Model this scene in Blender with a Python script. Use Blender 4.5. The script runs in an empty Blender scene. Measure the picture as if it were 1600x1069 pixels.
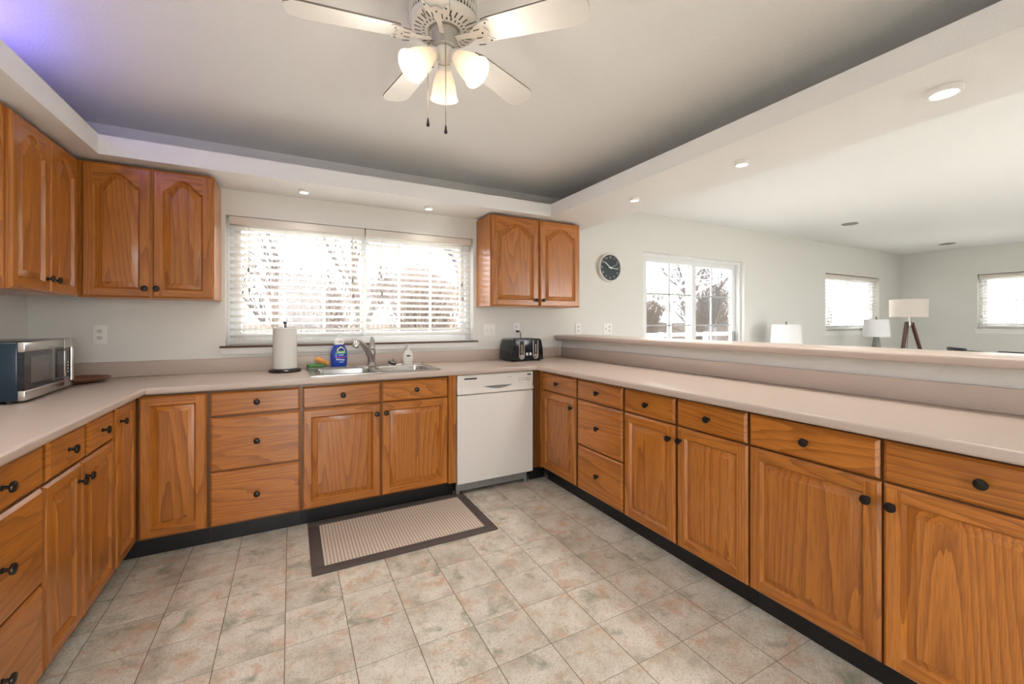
import bpy, bmesh, math, random
from mathutils import Vector, Matrix
random.seed(7)
scene = bpy.context.scene
PI = math.pi

# ------------------------------------------------------------------ camera
cam_d = bpy.data.cameras.new('camera')
cam = bpy.data.objects.new('camera', cam_d)
scene.collection.objects.link(cam)
cam.location = (0, 0, 1.2592)
cam.rotation_euler = (PI / 2, 0, -0.4856)
cam_d.sensor_fit = 'HORIZONTAL'
cam_d.sensor_width = 36
cam_d.lens = 655 / 1600 * 36
cam_d.shift_y = -31.8 / 1600
cam_d.clip_start = 0.05
cam_d.clip_end = 300
scene.camera = cam

# ------------------------------------------------------------------ world, exposure
scene.view_settings.view_transform = 'Standard'
scene.view_settings.look = 'None'
scene.view_settings.exposure = 0.58
scene.view_settings.gamma = 1
scene.view_settings.use_curve_mapping = False
world = bpy.data.worlds.new('overcast_sky')
scene.world = world
world.use_nodes = True
wn = world.node_tree
bg = wn.nodes['Background']
bg.inputs[0].default_value = (0.985, 0.985, 1.0, 1)
bg.inputs[1].default_value = 9


sun_d = bpy.data.lights.new('sun', 'SUN')
sun_d.energy = 8.5
sun_d.angle = 0.02
sun_d.color = (1, 0.99, 0.97)
sun = bpy.data.objects.new('sun', sun_d)
scene.collection.objects.link(sun)
sun.rotation_euler = (math.radians(30), 0, math.radians(8))   # high behind the camera, falls on the floor by the rear opening


def area(name, loc, rot, sx, sy, power, col=(1, 1, 1), parent=None):
    d = bpy.data.lights.new(name, 'AREA')
    d.shape = 'RECTANGLE'
    d.size = sx
    d.size_y = sy
    d.energy = power
    d.color = col
    o = bpy.data.objects.new(name, d)
    scene.collection.objects.link(o)
    o.location = loc
    o.rotation_euler = rot
    if parent:
        o.parent = parent
    return o


# violet rope light that lies on top of the left soffit and glows on the ceiling
area('cove_rope_light', (-1.2, 1.75, 2.30), (PI, 0, 0), 0.03, 1.5, 6, (0.26, 0.2, 1.0))

# added out-of-frame fill spot under the left soffit, no fixture, brightens the worktop
fill_d = bpy.data.lights.new('soffit_spot', 'SPOT')
fill_d.energy = 26
fill_d.color = (1, 0.95, 0.9)
fill_d.spot_size = math.radians(140)
fill_d.spot_blend = 0.8
fill_d.shadow_soft_size = 0.04
fill = bpy.data.objects.new('soffit_spot', fill_d)
scene.collection.objects.link(fill)
fill.location = (-1.02, 1.35, 2.14)

# ------------------------------------------------------------------ helpers
C = scene.collection


class MB:
    """collects shapes for ONE mesh object"""

    def __init__(self):
        self.bm = bmesh.new()

    def _mat(self, faces, m):
        for f in faces:
            f.material_index = m

    def box(self, x0, x1, y0, y1, z0, z1, m=0, bev=0, seg=2, M=None):
        r = bmesh.ops.create_cube(self.bm, size=1)
        vs = r['verts']
        for v in vs:
            v.co = Vector(((x0 + x1) / 2 + v.co.x * (x1 - x0), (y0 + y1) / 2 + v.co.y * (y1 - y0),
                           (z0 + z1) / 2 + v.co.z * (z1 - z0)))
            if M:
                v.co = M @ v.co
        fs = list({f for v in vs for f in v.link_faces})
        self._mat(fs, m)
        if bev:
            es = list({e for v in vs for e in v.link_edges})
            rr = bmesh.ops.bevel(self.bm, geom=es, offset=bev, segments=seg, affect='EDGES', profile=0.5)
            self._mat(rr['faces'], m)
        return self

    def prism(self, pts, d0, d1, axis='z', m=0, bev=0, seg=2, M=None):
        """polygon pts (2D) extruded along axis between d0 and d1"""
        def P(a, b, d):
            if axis == 'z':
                v = Vector((a, b, d))
            elif axis == 'y':
                v = Vector((a, d, b))
            else:
                v = Vector((d, a, b))
            return M @ v if M else v
        lo = [self.bm.verts.new(P(a, b, d0)) for a, b in pts]
        hi = [self.bm.verts.new(P(a, b, d1)) for a, b in pts]
        fs = [self.bm.faces.new(lo), self.bm.faces.new(hi)]
        n = len(pts)
        for i in range(n):
            fs.append(self.bm.faces.new((lo[i], lo[(i + 1) % n], hi[(i + 1) % n], hi[i])))
        self._mat(fs, m)
        bmesh.ops.recalc_face_normals(self.bm, faces=fs)
        if bev:
            es = list({e for f in fs[:2] for e in f.edges})
            rr = bmesh.ops.bevel(self.bm, geom=es, offset=bev, segments=seg, affect='EDGES', profile=0.5)
            self._mat(rr['faces'], m)
        return self

    def lathe(self, prof, seg=24, M=None, m=0, sx=1, sy=1, a0=0, caps=True):
        """profile [(r, h)] revolved about local z"""
        rings = []
        for r, h in prof:
            if r < 1e-6:
                v = Vector((0, 0, h))
                rings.append([self.bm.verts.new(M @ v if M else v)])
            else:
                ring = []
                for k in range(seg):
                    a = a0 + 2 * PI * k / seg
                    v = Vector((r * math.cos(a) * sx, r * math.sin(a) * sy, h))
                    ring.append(self.bm.verts.new(M @ v if M else v))
                rings.append(ring)
        fs = []
        for A, B in zip(rings, rings[1:]):
            if len(A) == 1 and len(B) == 1:
                continue
            for k in range(seg):
                j = (k + 1) % seg
                if len(A) == 1:
                    fs.append(self.bm.faces.new((A[0], B[j], B[k])))
                elif len(B) == 1:
                    fs.append(self.bm.faces.new((A[k], A[j], B[0])))
                else:
                    fs.append(self.bm.faces.new((A[k], A[j], B[j], B[k])))
        if caps:
            for R in (rings[0], rings[-1]):
                if len(R) > 1:
                    fs.append(self.bm.faces.new(R))
        bmesh.ops.recalc_face_normals(self.bm, faces=fs)
        self._mat(fs, m)
        return self

    def tube(self, pts, r, seg=8, m=0, r1=None, closed=False):
        pts = [Vector(p) for p in pts]
        n = len(pts)
        rings = []
        up = Vector((0.13, 0.29, 0.95)).normalized()
        side = None
        for i, p in enumerate(pts):
            if i == 0:
                t = pts[1] - p
            elif i == n - 1:
                t = p - pts[i - 1]
            else:
                t = (pts[i + 1] - pts[i - 1])
            t.normalize()
            if side is None:
                side = t.cross(up)
                if side.length < 1e-3:
                    side = t.cross(Vector((1, 0, 0)))
            side = (side - t * side.dot(t))
            if side.length < 1e-5:
                side = t.cross(Vector((1, 0, 0)))
            side.normalize()
            up2 = side.cross(t)
            if isinstance(r, (list, tuple)):
                rr = r[i]
            else:
                rr = r if r1 is None else r + (r1 - r) * i / (n - 1)
            rings.append([self.bm.verts.new(p + (side * math.cos(2 * PI * k / seg) + up2 * math.sin(2 * PI * k / seg)) * rr)
                          for k in range(seg)])
        fs = []
        for A, B in zip(rings, rings[1:]):
            for k in range(seg):
                j = (k + 1) % seg
                fs.append(self.bm.faces.new((A[k], A[j], B[j], B[k])))
        fs.append(self.bm.faces.new(rings[0]))
        fs.append(self.bm.faces.new(rings[-1]))
        bmesh.ops.recalc_face_normals(self.bm, faces=fs)
        self._mat(fs, m)
        return self

    def text(self, s, size, M, m=0, ext=0.0004, align='CENTER'):
        cu = bpy.data.curves.new('txt', 'FONT')
        cu.body = s
        cu.size = size
        cu.align_x = align
        cu.align_y = 'CENTER'
        cu.extrude = ext
        cu.resolution_u = 2
        ob = bpy.data.objects.new('txt', cu)
        C.objects.link(ob)
        bpy.context.view_layer.update()
        me = bpy.data.meshes.new_from_object(ob.evaluated_get(bpy.context.evaluated_depsgraph_get()))
        C.objects.unlink(ob)
        bpy.data.objects.remove(ob)
        n0 = len(self.bm.faces)
        me.transform(M)
        for p in me.polygons:
            p.material_index = m
        self.bm.from_mesh(me)
        bpy.data.meshes.remove(me)
        return self

    def build(self, name, mats, parent=None, loc=(0, 0, 0), rot=(0, 0, 0), ang=0.6):
        bm = self.bm
        for f in bm.faces:
            f.smooth = True
        for e in bm.edges:
            if len(e.link_faces) == 2 and e.calc_face_angle(0) > ang:
                e.smooth = False
        me = bpy.data.meshes.new(name)
        bm.to_mesh(me)
        bm.free()
        if not isinstance(mats, (list, tuple)):
            mats = [mats]
        for mt in mats:
            me.materials.append(mt)
        o = bpy.data.objects.new(name, me)
        C.objects.link(o)
        o.location = loc
        o.rotation_euler = rot
        if parent:
            o.parent = parent
        return o


def tag(o, label=None, cat=None, group=None, kind=None):
    if label:
        o['label'] = label
    if cat:
        o['category'] = cat
    if group:
        o['group'] = group
    if kind:
        o['kind'] = kind
    return o


def thing(name, label, cat, loc=(0, 0, 0), rz=0, group=None):
    o = bpy.data.objects.new(name, None)
    o.empty_display_size = 0.1
    C.objects.link(o)
    o.location = loc
    o.rotation_euler = (0, 0, rz)
    return tag(o, label, cat, group)


def RT(loc, rx=0, ry=0, rz=0):
    return Matrix.Translation(loc) @ Matrix.Rotation(rz, 4, 'Z') @ Matrix.Rotation(ry, 4, 'Y') @ Matrix.Rotation(rx, 4, 'X')


def aim(p, d):
    """matrix whose local z points along d, origin p"""
    return Matrix.Translation(p) @ Vector(d).to_track_quat('Z', 'Y').to_matrix().to_4x4()


# ------------------------------------------------------------------ materials
def srgb(r, g, b):
    f = lambda c: (c / 255 / 12.92) if c / 255 <= 0.04045 else ((c / 255 + 0.055) / 1.055) ** 2.4
    return (f(r), f(g), f(b), 1)


class NT:
    def __init__(self, name):
        self.mat = bpy.data.materials.new(name)
        self.mat.use_nodes = True
        self.t = self.mat.node_tree
        self.b = self.t.nodes['Principled BSDF']
        self.out = self.t.nodes['Material Output']

    def n(self, kind, **kw):
        nd = self.t.nodes.new(kind)
        for k, v in kw.items():
            setattr(nd, k, v)
        return nd

    def l(self, a, b):
        self.t.links.new(a, b)

    def math(self, op, a, b=None, c=None):
        nd = self.n('ShaderNodeMath', operation=op)
        for i, v in enumerate((a, b, c)):
            if v is None:
                continue
            if isinstance(v, (int, float)):
                nd.inputs[i].default_value = v
            else:
                self.l(v, nd.inputs[i])
        return nd.outputs[0]

    def mix(self, f, a, b, mode='MIX'):
        nd = self.n('ShaderNodeMix', data_type='RGBA', blend_type=mode)
        for s, v in ((nd.inputs['Factor'], f), (nd.inputs[6], a), (nd.inputs[7], b)):
            if isinstance(v, (int, float)):
                s.default_value = v
            elif isinstance(v, tuple):
                s.default_value = v
            else:
                self.l(v, s)
        return nd.outputs[2]

    def coords(self, scale=(1, 1, 1), rnd=0, kind='Object'):
        tc = self.n('ShaderNodeTexCoord')
        v = tc.outputs[kind]
        if rnd:
            oi = self.n('ShaderNodeObjectInfo')
            cm = self.n('ShaderNodeVectorMath', operation='SCALE')
            cm.inputs[0].default_value = (1.0, 0.73, 1.37)
            self.l(self.math('MULTIPLY', oi.outputs['Random'], rnd), cm.inputs['Scale'])
            ad = self.n('ShaderNodeVectorMath', operation='ADD')
            self.l(v, ad.inputs[0])
            self.l(cm.outputs[0], ad.inputs[1])
            v = ad.outputs[0]
        mp = self.n('ShaderNodeMapping')
        mp.inputs['Scale'].default_value = scale
        self.l(v, mp.inputs['Vector'])
        return mp.outputs[0]

    def noise(self, vec, scale, detail=2, rough=0.5, dist=0):
        nd = self.n('ShaderNodeTexNoise')
        nd.inputs['Scale'].default_value = scale
        nd.inputs['Detail'].default_value = detail
        nd.inputs['Roughness'].default_value = rough
        nd.inputs['Distortion'].default_value = dist
        if vec is not None:
            self.l(vec, nd.inputs['Vector'])
        return nd.outputs[0]

    def ramp(self, f, stops):
        nd = self.n('ShaderNodeValToRGB')
        el = nd.color_ramp.elements
        while len(el) < len(stops):
            el.new(0.5)
        for e, (p, c) in zip(el, stops):
            e.position = p
            e.color = c
        self.l(f, nd.inputs[0])
        return nd.outputs[0]

    def bump(self, h, strength=0.2, dist=0.01):
        nd = self.n('ShaderNodeBump')
        nd.inputs['Strength'].default_value = strength
        nd.inputs['Distance'].default_value = dist
        self.l(h, nd.inputs['Height'])
        self.l(nd.outputs[0], self.b.inputs['Normal'])

    def set(self, **kw):
        for k, v in kw.items():
            s = self.b.inputs[k.replace('_', ' ')]
            if isinstance(v, (int, float, tuple)):
                s.default_value = v
            else:
                self.l(v, s)
        return self


def plain(name, col, rough=0.5, metal=0.0, var=0.04, scale=30, bump=0, **kw):
    t = NT(name)
    v = t.coords(rnd=3)
    n = t.noise(v, scale, 3)
    dark = tuple(c * (1 - var * 2) for c in col[:3]) + (1,)
    t.set(Base_Color=t.mix(n, dark, col), Roughness=rough, Metallic=metal, **kw)
    if bump:
        t.bump(n, bump, 0.002)
    return t.mat


def emit(name, col, s):
    t = NT(name)
    v = t.coords()
    n = t.noise(v, 20)
    t.set(Base_Color=col, Emission_Color=col, Emission_Strength=s)
    return t.mat


def oak(name, axis, tone=1.0):
    t = NT(name)
    k = {'x': (0.08, 1, 1), 'y': (1, 0.08, 1), 'z': (1, 1, 0.08)}[axis]
    v = t.coords(k, rnd=9)
    big = t.noise(v, 3.6, 1.0, 0.4, 0.15)
    fine = t.noise(v, 28, 2, 0.5)
    ph = t.math('ADD', t.math('MULTIPLY', big, 30.0), t.math('MULTIPLY', fine, 0.9))
    ring = t.math('FRACT', ph)
    ring = t.math('POWER', ring, 2.2)
    k2 = tuple(1.0 if s == 1 else 0.035 for s in k)
    v2 = t.coords(k2, rnd=5)
    pores = t.noise(v2, 260, 2, 0.6)
    pores = t.math('SMOOTHSTEP', pores, None) if False else t.ramp(pores, [(0.35, (0, 0, 0, 1)), (0.55, (1, 1, 1, 1))])
    patch = t.noise(v, 1.7, 2)
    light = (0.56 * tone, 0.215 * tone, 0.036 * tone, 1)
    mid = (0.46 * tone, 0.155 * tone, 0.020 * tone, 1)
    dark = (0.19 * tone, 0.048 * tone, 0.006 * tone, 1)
    base = t.mix(patch, mid, light)
    ringf = t.math('MULTIPLY', ring, 0.62)
    col = t.mix(ringf, base, dark)
    pf = t.math('MULTIPLY', t.math('SUBTRACT', 1.0, pores), 0.42)
    col = t.mix(pf, col, dark)
    oi = t.n('ShaderNodeObjectInfo')
    hs = t.n('ShaderNodeHueSaturation')
    t.l(col, hs.inputs['Color'])
    t.l(t.math('ADD', t.math('MULTIPLY', oi.outputs['Random'], 0.16), 0.92), hs.inputs['Value'])
    t.set(Base_Color=hs.outputs[0], Roughness=0.30, Coat_Weight=0.25, Coat_Roughness=0.18)
    t.bump(pores, 0.06, 0.001)
    return t.mat


OAKV = oak('oak_vertical_grain', 'z')
OAKH = oak('oak_horizontal_grain', 'x')
OAKSHADE = oak('oak_cabinet_body', 'z', 0.28)  # body oak darkened, puts the shade of the door gaps into the colour
OAKY = oak('oak_side_panel', 'z', 1.05)

WALL = plain('wall_paint', srgb(225, 224, 218), 0.75, var=0.015, scale=190, bump=0.5)
CEIL = plain('ceiling_paint', srgb(236, 236, 234), 0.8, var=0.02, scale=120, bump=1.0)
WHITE = plain('white_trim_paint', srgb(238, 237, 233), 0.45, var=0.01)
VINYL = plain('white_window_vinyl', srgb(235, 236, 236), 0.4, var=0.01)
BLACKV = plain('black_vinyl_base', srgb(14, 15, 18), 0.4, var=0.1)
APPL = plain('appliance_white', srgb(232, 229, 224), 0.32, var=0.01)
GREYM = plain('grey_painted_metal', srgb(128, 128, 126), 0.45, var=0.05)
STEEL = plain('stainless_steel', (0.62, 0.61, 0.59, 1), 0.24, 1.0, var=0.03, scale=60)
NICKEL = plain('brushed_nickel', (0.42, 0.40, 0.37, 1), 0.28, 1.0, var=0.04)
CHROME = plain('chrome', (0.75, 0.75, 0.75, 1), 0.12, 1.0, var=0.01)
BRONZE = plain('dark_bronze', (0.035, 0.03, 0.026, 1), 0.28, 0.7, var=0.1)
BLACKP = plain('black_plastic', (0.012, 0.012, 0.014, 1), 0.25, var=0.1)
BLACKG = plain('black_glossy_enamel', (0.006, 0.009, 0.014, 1), 0.14, var=0.05)
BLUEREFL = plain('black_enamel_blue_reflection', (0.006, 0.03, 0.055, 1), 0.2, var=0.2, scale=8)  # black casing; the blue light it mirrors is put into the colour
PLATE = plain('outlet_plastic', srgb(238, 237, 233), 0.35, var=0.01)
SLOT = plain('socket_slot', (0.02, 0.02, 0.02, 1), 0.6)
SOCK = plain('socket_face', srgb(225, 224, 220), 0.4)
PAPER = plain('paper_towel', srgb(228, 226, 221), 0.9, var=0.03, scale=120, bump=0.3)
FANW = plain('fan_white_enamel', srgb(232, 228, 220), 0.4, var=0.02)
FANB = plain('fan_blade_white', srgb(228, 226, 221), 0.45, var=0.015)
FANE = plain('fan_blade_edge', srgb(120, 112, 102), 0.5)
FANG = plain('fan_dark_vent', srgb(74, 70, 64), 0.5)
FANS = plain('fan_grey_metal', srgb(182, 178, 170), 0.35, 0.3)
BRASS = plain('chain_metal', srgb(150, 138, 112), 0.35, 0.8)
WALNUT = plain('reddish_walnut', srgb(92, 46, 28), 0.4, var=0.2, scale=14)
LAMPG = plain('grey_ceramic', srgb(128, 130, 124), 0.4, var=0.08)
SHADEW = plain('white_lamp_fabric', srgb(238, 238, 238), 0.85, var=0.02, scale=200)
SHADEL = plain('linen_lamp_fabric', srgb(236, 226, 216), 0.9, var=0.05, scale=160)
GREENS = plain('green_scrub_pad', srgb(92, 146, 82), 0.9, var=0.15, scale=200, bump=0.5)
ORANGE = plain('orange_sponge', srgb(232, 166, 92), 0.9, var=0.1, scale=180, bump=0.5)
SOAPW = plain('soap_bottle_white', srgb(232, 230, 222), 0.3, var=0.02)
CAPW = plain('bottle_cap_white', srgb(240, 240, 240), 0.35)
LBLUE = plain('bottle_blue', srgb(40, 78, 190), 0.22, var=0.08)
LNAVY = plain('label_navy', srgb(28, 48, 110), 0.35)
LGREEN = plain('label_green', srgb(70, 170, 90), 0.4)
LPINK = plain('label_pink', srgb(196, 92, 150), 0.4)
LWHITE = plain('label_white', srgb(232, 240, 248), 0.4)
LSKY = plain('label_light_blue', srgb(150, 190, 232), 0.4)
WOODP = plain('brown_wood_plate', srgb(142, 90, 64), 0.45, var=0.2, scale=18)
SILLW = plain('stained_sill_edge', srgb(96, 62, 44), 0.4, var=0.15)
VAL = plain('blind_valance', srgb(226, 220, 210), 0.5, var=0.01)
MATB = plain('mat_border_fabric', srgb(92, 82, 78), 0.9, var=0.12, scale=260, bump=0.4)
BARK = plain('tree_bark', srgb(80, 76, 75), 0.9, var=0.2, scale=8)
BARK2 = plain('tree_bark_warm', srgb(84, 77, 73), 0.9, var=0.2, scale=8)
TWIG = plain('shrub_twig', srgb(106, 95, 87), 0.9, var=0.2, scale=12)
FENCEM = plain('fence_boards', srgb(104, 94, 86), 0.8, var=0.12, scale=6)
SNOW = plain('pale_winter_lawn', srgb(150, 146, 136), 0.9, var=0.06, scale=2)
SIDING = plain('pale_blue_siding', srgb(108, 122, 142), 0.7, var=0.03)
SIDINGW = plain('white_siding', srgb(236, 236, 238), 0.7, var=0.02)
ROOF = plain('grey_roof_shingle', srgb(80, 80, 84), 0.85, var=0.1, scale=12)
CHAIRB = plain('black_chair_paint', (0.012, 0.013, 0.014, 1), 0.35)
TABLEB = plain('dark_table_top', (0.03, 0.03, 0.035, 1), 0.3)


def laminate():
    t = NT('beige_laminate')
    v = t.coords()
    a = t.noise(v, 420, 2, 0.6)
    b = t.noise(v, 90, 3, 0.6)
    c1 = t.mix(a, srgb(178, 160, 147), srgb(207, 193, 182))
    c2 = t.mix(t.math('MULTIPLY', b, 0.35), c1, srgb(192, 175, 163))
    t.set(Base_Color=c2, Roughness=0.34)
    return t.mat


LAM = laminate()


def floor_mat():
    t = NT('vinyl_floor_tile')
    tc = t.n('ShaderNodeTexCoord')
    sep = t.n('ShaderNodeSeparateXYZ')
    t.l(tc.outputs['Object'], sep.inputs[0])
    T = 0.2304
    gx = t.math('DIVIDE', t.math('SUBTRACT', sep.outputs[0], 0.21 - T * 40), T)
    gy = t.math('DIVIDE', t.math('SUBTRACT', sep.outputs[1], 2.0686 - T * 40), T)
    fx = t.math('ABSOLUTE', t.math('SUBTRACT', t.math('FRACT', t.math('ADD', gx, 0.5)), 0.5))
    fy = t.math('ABSOLUTE', t.math('SUBTRACT', t.math('FRACT', t.math('ADD', gy, 0.5)), 0.5))
    lx = t.math('LESS_THAN', fx, 0.0068)
    ly = t.math('LESS_THAN', fy, 0.0055)
    line = t.math('MAXIMUM', lx, t.math('MULTIPLY', ly, 0.75))
    cv = t.n('ShaderNodeCombineXYZ')
    t.l(t.math('FLOOR', gx), cv.inputs[0])
    t.l(t.math('FLOOR', gy), cv.inputs[1])
    wnz = t.n('ShaderNodeTexWhiteNoise', noise_dimensions='3D')
    t.l(cv.outputs[0], wnz.inputs['Vector'])
    off = t.n('ShaderNodeVectorMath', operation='SCALE')
    t.l(wnz.outputs['Color'], off.inputs[0])
    off.inputs['Scale'].default_value = 5
    ad = t.n('ShaderNodeVectorMath', operation='ADD')
    t.l(tc.outputs['Object'], ad.inputs[0])
    t.l(off.outputs[0], ad.inputs[1])
    vec = ad.outputs[0]
    n1 = t.noise(vec, 7, 4, 0.6)
    n2 = t.noise(vec, 11, 4, 0.65, 0.4)
    n3 = t.noise(vec, 120, 3, 0.7)
    base = t.ramp(n1, [(0.28, srgb(176, 170, 156)), (0.46, srgb(212, 206, 192)), (0.68, srgb(230, 225, 214))])
    warm = t.mix(t.ramp(n2, [(0.52, (0, 0, 0, 1)), (0.70, (0.9, 0.9, 0.9, 1))]), base, srgb(208, 172, 146))
    n4 = t.noise(vec, 9, 4, 0.65, 0.5)
    green = t.mix(t.ramp(n4, [(0.55, (0, 0, 0, 1)), (0.72, (0.9, 0.9, 0.9, 1))]), warm, srgb(146, 152, 134))
    speck = t.mix(t.ramp(n3, [(0.36, (0.38, 0.38, 0.38, 1)), (0.52, (0, 0, 0, 1))]), green, srgb(140, 128, 108))
    hs = t.n('ShaderNodeHueSaturation')
    t.l(speck, hs.inputs['Color'])
    t.l(t.math('ADD', t.math('MULTIPLY', wnz.outputs['Value'], 0.12), 0.93), hs.inputs['Value'])
    col = t.mix(t.math('MULTIPLY', line, 0.85), hs.outputs[0], srgb(70, 52, 38))
    t.set(Base_Color=col, Roughness=t.math('ADD', t.math('MULTIPLY', n3, 0.2), 0.28))
    t.bump(t.math('SUBTRACT', t.math('MULTIPLY', n3, 0.3), line), 0.15, 0.002)
    return t.mat


FLOOR = floor_mat()


def mat_weave():
    t = NT('mat_woven_sisal')
    tc = t.n('ShaderNodeTexCoord')
    sep = t.n('ShaderNodeSeparateXYZ')
    t.l(tc.outputs['Object'], sep.inputs[0])
    u = t.math('FRACT', t.math('DIVIDE', sep.outputs[0], 0.0175))
    v = t.math('FRACT', t.math('ADD', t.math('DIVIDE', sep.outputs[1], 0.014), t.math('MULTIPLY', t.math('FLOOR', t.math('DIVIDE', sep.outputs[0], 0.0175)), 0.5)))
    rib = t.math('LESS_THAN', u, 0.32)
    dot = t.math('LESS_THAN', v, 0.62)
    n = t.noise(tc.outputs['Object'], 300, 2)
    light = t.mix(n, srgb(196, 182, 166), srgb(226, 214, 200))
    dk = t.mix(n, srgb(120, 104, 92), srgb(156, 140, 126))
    f = t.math('MULTIPLY', rib, t.math('ADD', t.math('MULTIPLY', dot, 0.6), 0.35))
    t.set(Base_Color=t.mix(f, light, dk), Roughness=0.95)
    t.bump(t.math('SUBTRACT', 1.0, f), 0.5, 0.003)
    return t.mat


WEAVE = mat_weave()


def glass_mat(name='window_glass', tint=(1, 1, 1, 1), refl=1.0):
    t = NT(name)
    tr = t.n('ShaderNodeBsdfTransparent')
    tr.inputs[0].default_value = tint
    gl = t.n('ShaderNodeBsdfGlossy')
    gl.inputs['Roughness'].default_value = 0.02
    fr = t.n('ShaderNodeFresnel')
    fr.inputs[0].default_value = 1.45
    mx = t.n('ShaderNodeMixShader')
    t.l(t.math('MULTIPLY', fr.outputs[0], 0.6 * refl), mx.inputs[0])
    t.l(tr.outputs[0], mx.inputs[1])
    t.l(gl.outputs[0], mx.inputs[2])
    t.l(mx.outputs[0], t.out.inputs['Surface'])
    return t.mat


GLASS = glass_mat()


def translucent(name, col, w=0.4, em=0.0, emcol=(1, 0.85, 0.68, 1)):
    t = NT(name)
    n = t.noise(t.coords(), 40)
    tl = t.n('ShaderNodeBsdfTranslucent')
    tl.inputs[0].default_value = col
    mx = t.n('ShaderNodeMixShader')
    mx.inputs[0].default_value = w
    t.set(Base_Color=t.mix(n, col, tuple(c * 0.97 for c in col[:3]) + (1,)), Roughness=0.4)
    if em:
        t.set(Emission_Color=emcol, Emission_Strength=em)
    t.l(t.b.outputs[0], mx.inputs[1])
    t.l(tl.outputs[0], mx.inputs[2])
    t.l(mx.outputs[0], t.out.inputs['Surface'])
    return t.mat


SLAT = translucent('blind_slat', srgb(240, 239, 235), 0.35)
FROST = translucent('frosted_lamp_glass', srgb(238, 228, 214), 0.3, 0.14)
BULB = emit('lit_bulb', (1, 0.94, 0.86, 1), 1.7)
PUCK = emit('lit_downlight_lens', (1, 0.94, 0.86, 1), 3)

# ------------------------------------------------------------------ the room
XW, YW, XF = -1.343, 3.443, 9.82
CZ = 2.47
YN = -1.6     # how far the built floor and side walls reach towards the camera side


def wall_grid(mb, axis, d0, d1, a0, a1, z0, z1, holes, m=0):
    """wall slab between d0,d1 along axis-normal, spanning a0..a1 x z0..z1 with rectangular holes (a0,a1,z0,z1)"""
    A = sorted({a0, a1, *[h[0] for h in holes], *[h[1] for h in holes]})
    Z = sorted({z0, z1, *[h[2] for h in holes], *[h[3] for h in holes]})
    bm = mb.bm
    vert = {}

    def V(a, z, d):
        k = (a, z, d)
        if k not in vert:
            vert[k] = bm.verts.new((d, a, z) if axis == 'x' else (a, d, z))
        return vert[k]

    def solid(i, j):
        if i < 0 or j < 0 or i >= len(A) - 1 or j >= len(Z) - 1:
            return False
        ca, cz = (A[i] + A[i + 1]) / 2, (Z[j] + Z[j + 1]) / 2
        return not any(h[0] < ca < h[1] and h[2] < cz < h[3] for h in holes)
    fs = []
    for i in range(len(A) - 1):
        for j in range(len(Z) - 1):
            if not solid(i, j):
                continue
            a, b, c, e = A[i], A[i + 1], Z[j], Z[j + 1]
            for d in (d0, d1):
                fs.append(bm.faces.new((V(a, c, d), V(b, c, d), V(b, e, d), V(a, e, d))))
            if not solid(i - 1, j):
                fs.append(bm.faces.new((V(a, c, d0), V(a, e, d0), V(a, e, d1), V(a, c, d1))))
            if not solid(i + 1, j):
                fs.append(bm.faces.new((V(b, c, d0), V(b, e, d0), V(b, e, d1), V(b, c, d1))))
            if not solid(i, j - 1):
                fs.append(bm.faces.new((V(a, c, d0), V(b, c, d0), V(b, c, d1), V(a, c, d1))))
            if not solid(i, j + 1):
                fs.append(bm.faces.new((V(a, e, d0), V(b, e, d0), V(b, e, d1), V(a, e, d1))))
    bmesh.ops.recalc_face_normals(bm, faces=fs)
    for f in fs:
        f.material_index = m


def structure(o, label=None):
    return tag(o, label, None, None, 'structure')


WT = 0.15
W1 = (-0.395, 1.430, 1.095, 1.990)
D1 = (3.467, 5.265, 0.0, 2.045)
W3 = (7.258, 8.985, 1.115, 2.010)
W4 = (1.05, 2.484, 1.150, 2.020)

mb = MB(); wall_grid(mb, 'y', YW, YW + WT, XW - WT, XF + WT, 0, CZ, [W1, D1, W3])
structure(mb.build('wall_back', WALL))
mb = MB(); mb.box(XW - WT, XW, YN, YW, 0, CZ)
structure(mb.build('wall_left', WALL))
mb = MB(); wall_grid(mb, 'x', XF, XF + WT, YN, YW, 0, CZ, [W4])
structure(mb.build('wall_right', WALL))
mb = MB(); wall_grid(mb, 'y', YN - WT, YN, XW - WT, XF + WT, 0, CZ, [(-0.2, 0.55, 0.0, 2.05), (4.4, 6.0, 0.0, 2.05)])
structure(mb.build('wall_front', WALL))
mb = MB(); mb.box(XW - WT, XF + WT, YN, YW + WT, -0.08, 0)
structure(mb.build('floor', FLOOR))
mb = MB(); mb.box(2.5005, XF - 0.0005, YN, YW - 0.0005, 0.0, 0.012)  # unseen pale floor layer, added to bounce light onto the living room ceiling
structure(mb.build('floor_bounce_carpet', plain('pale_bounce_carpet', srgb(226, 222, 214), 0.95, var=0.05, scale=300, bump=0.5)))
mb = MB(); mb.box(XW - WT, XF + WT, YN, YW + WT, CZ, CZ + 0.12)
structure(mb.build('ceiling', CEIL))
# dropped soffit running round the kitchen, open above (its top edge stands below the ceiling)
SB, ST = 2.168, 2.275
mb = MB()
XL_, YB_, XR_, XO_ = -0.921, 3.051, 1.989, 2.553
mb.prism([(XW, YN), (XL_, YN), (XL_, YB_), (XR_, YB_), (XR_, YN), (XO_, YN), (XO_, YW), (XW, YW)], SB, ST, 'z')
mb.box(XO_ - 0.12, XO_, YN, YW, ST, CZ)
structure(mb.build('trim_1', CEIL))
# half wall under the raised bar
mb = MB(); mb.box(2.378, 2.50, -0.30, YW, 0, 1.088)
structure(mb.build('wall_bar', WALL))

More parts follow.
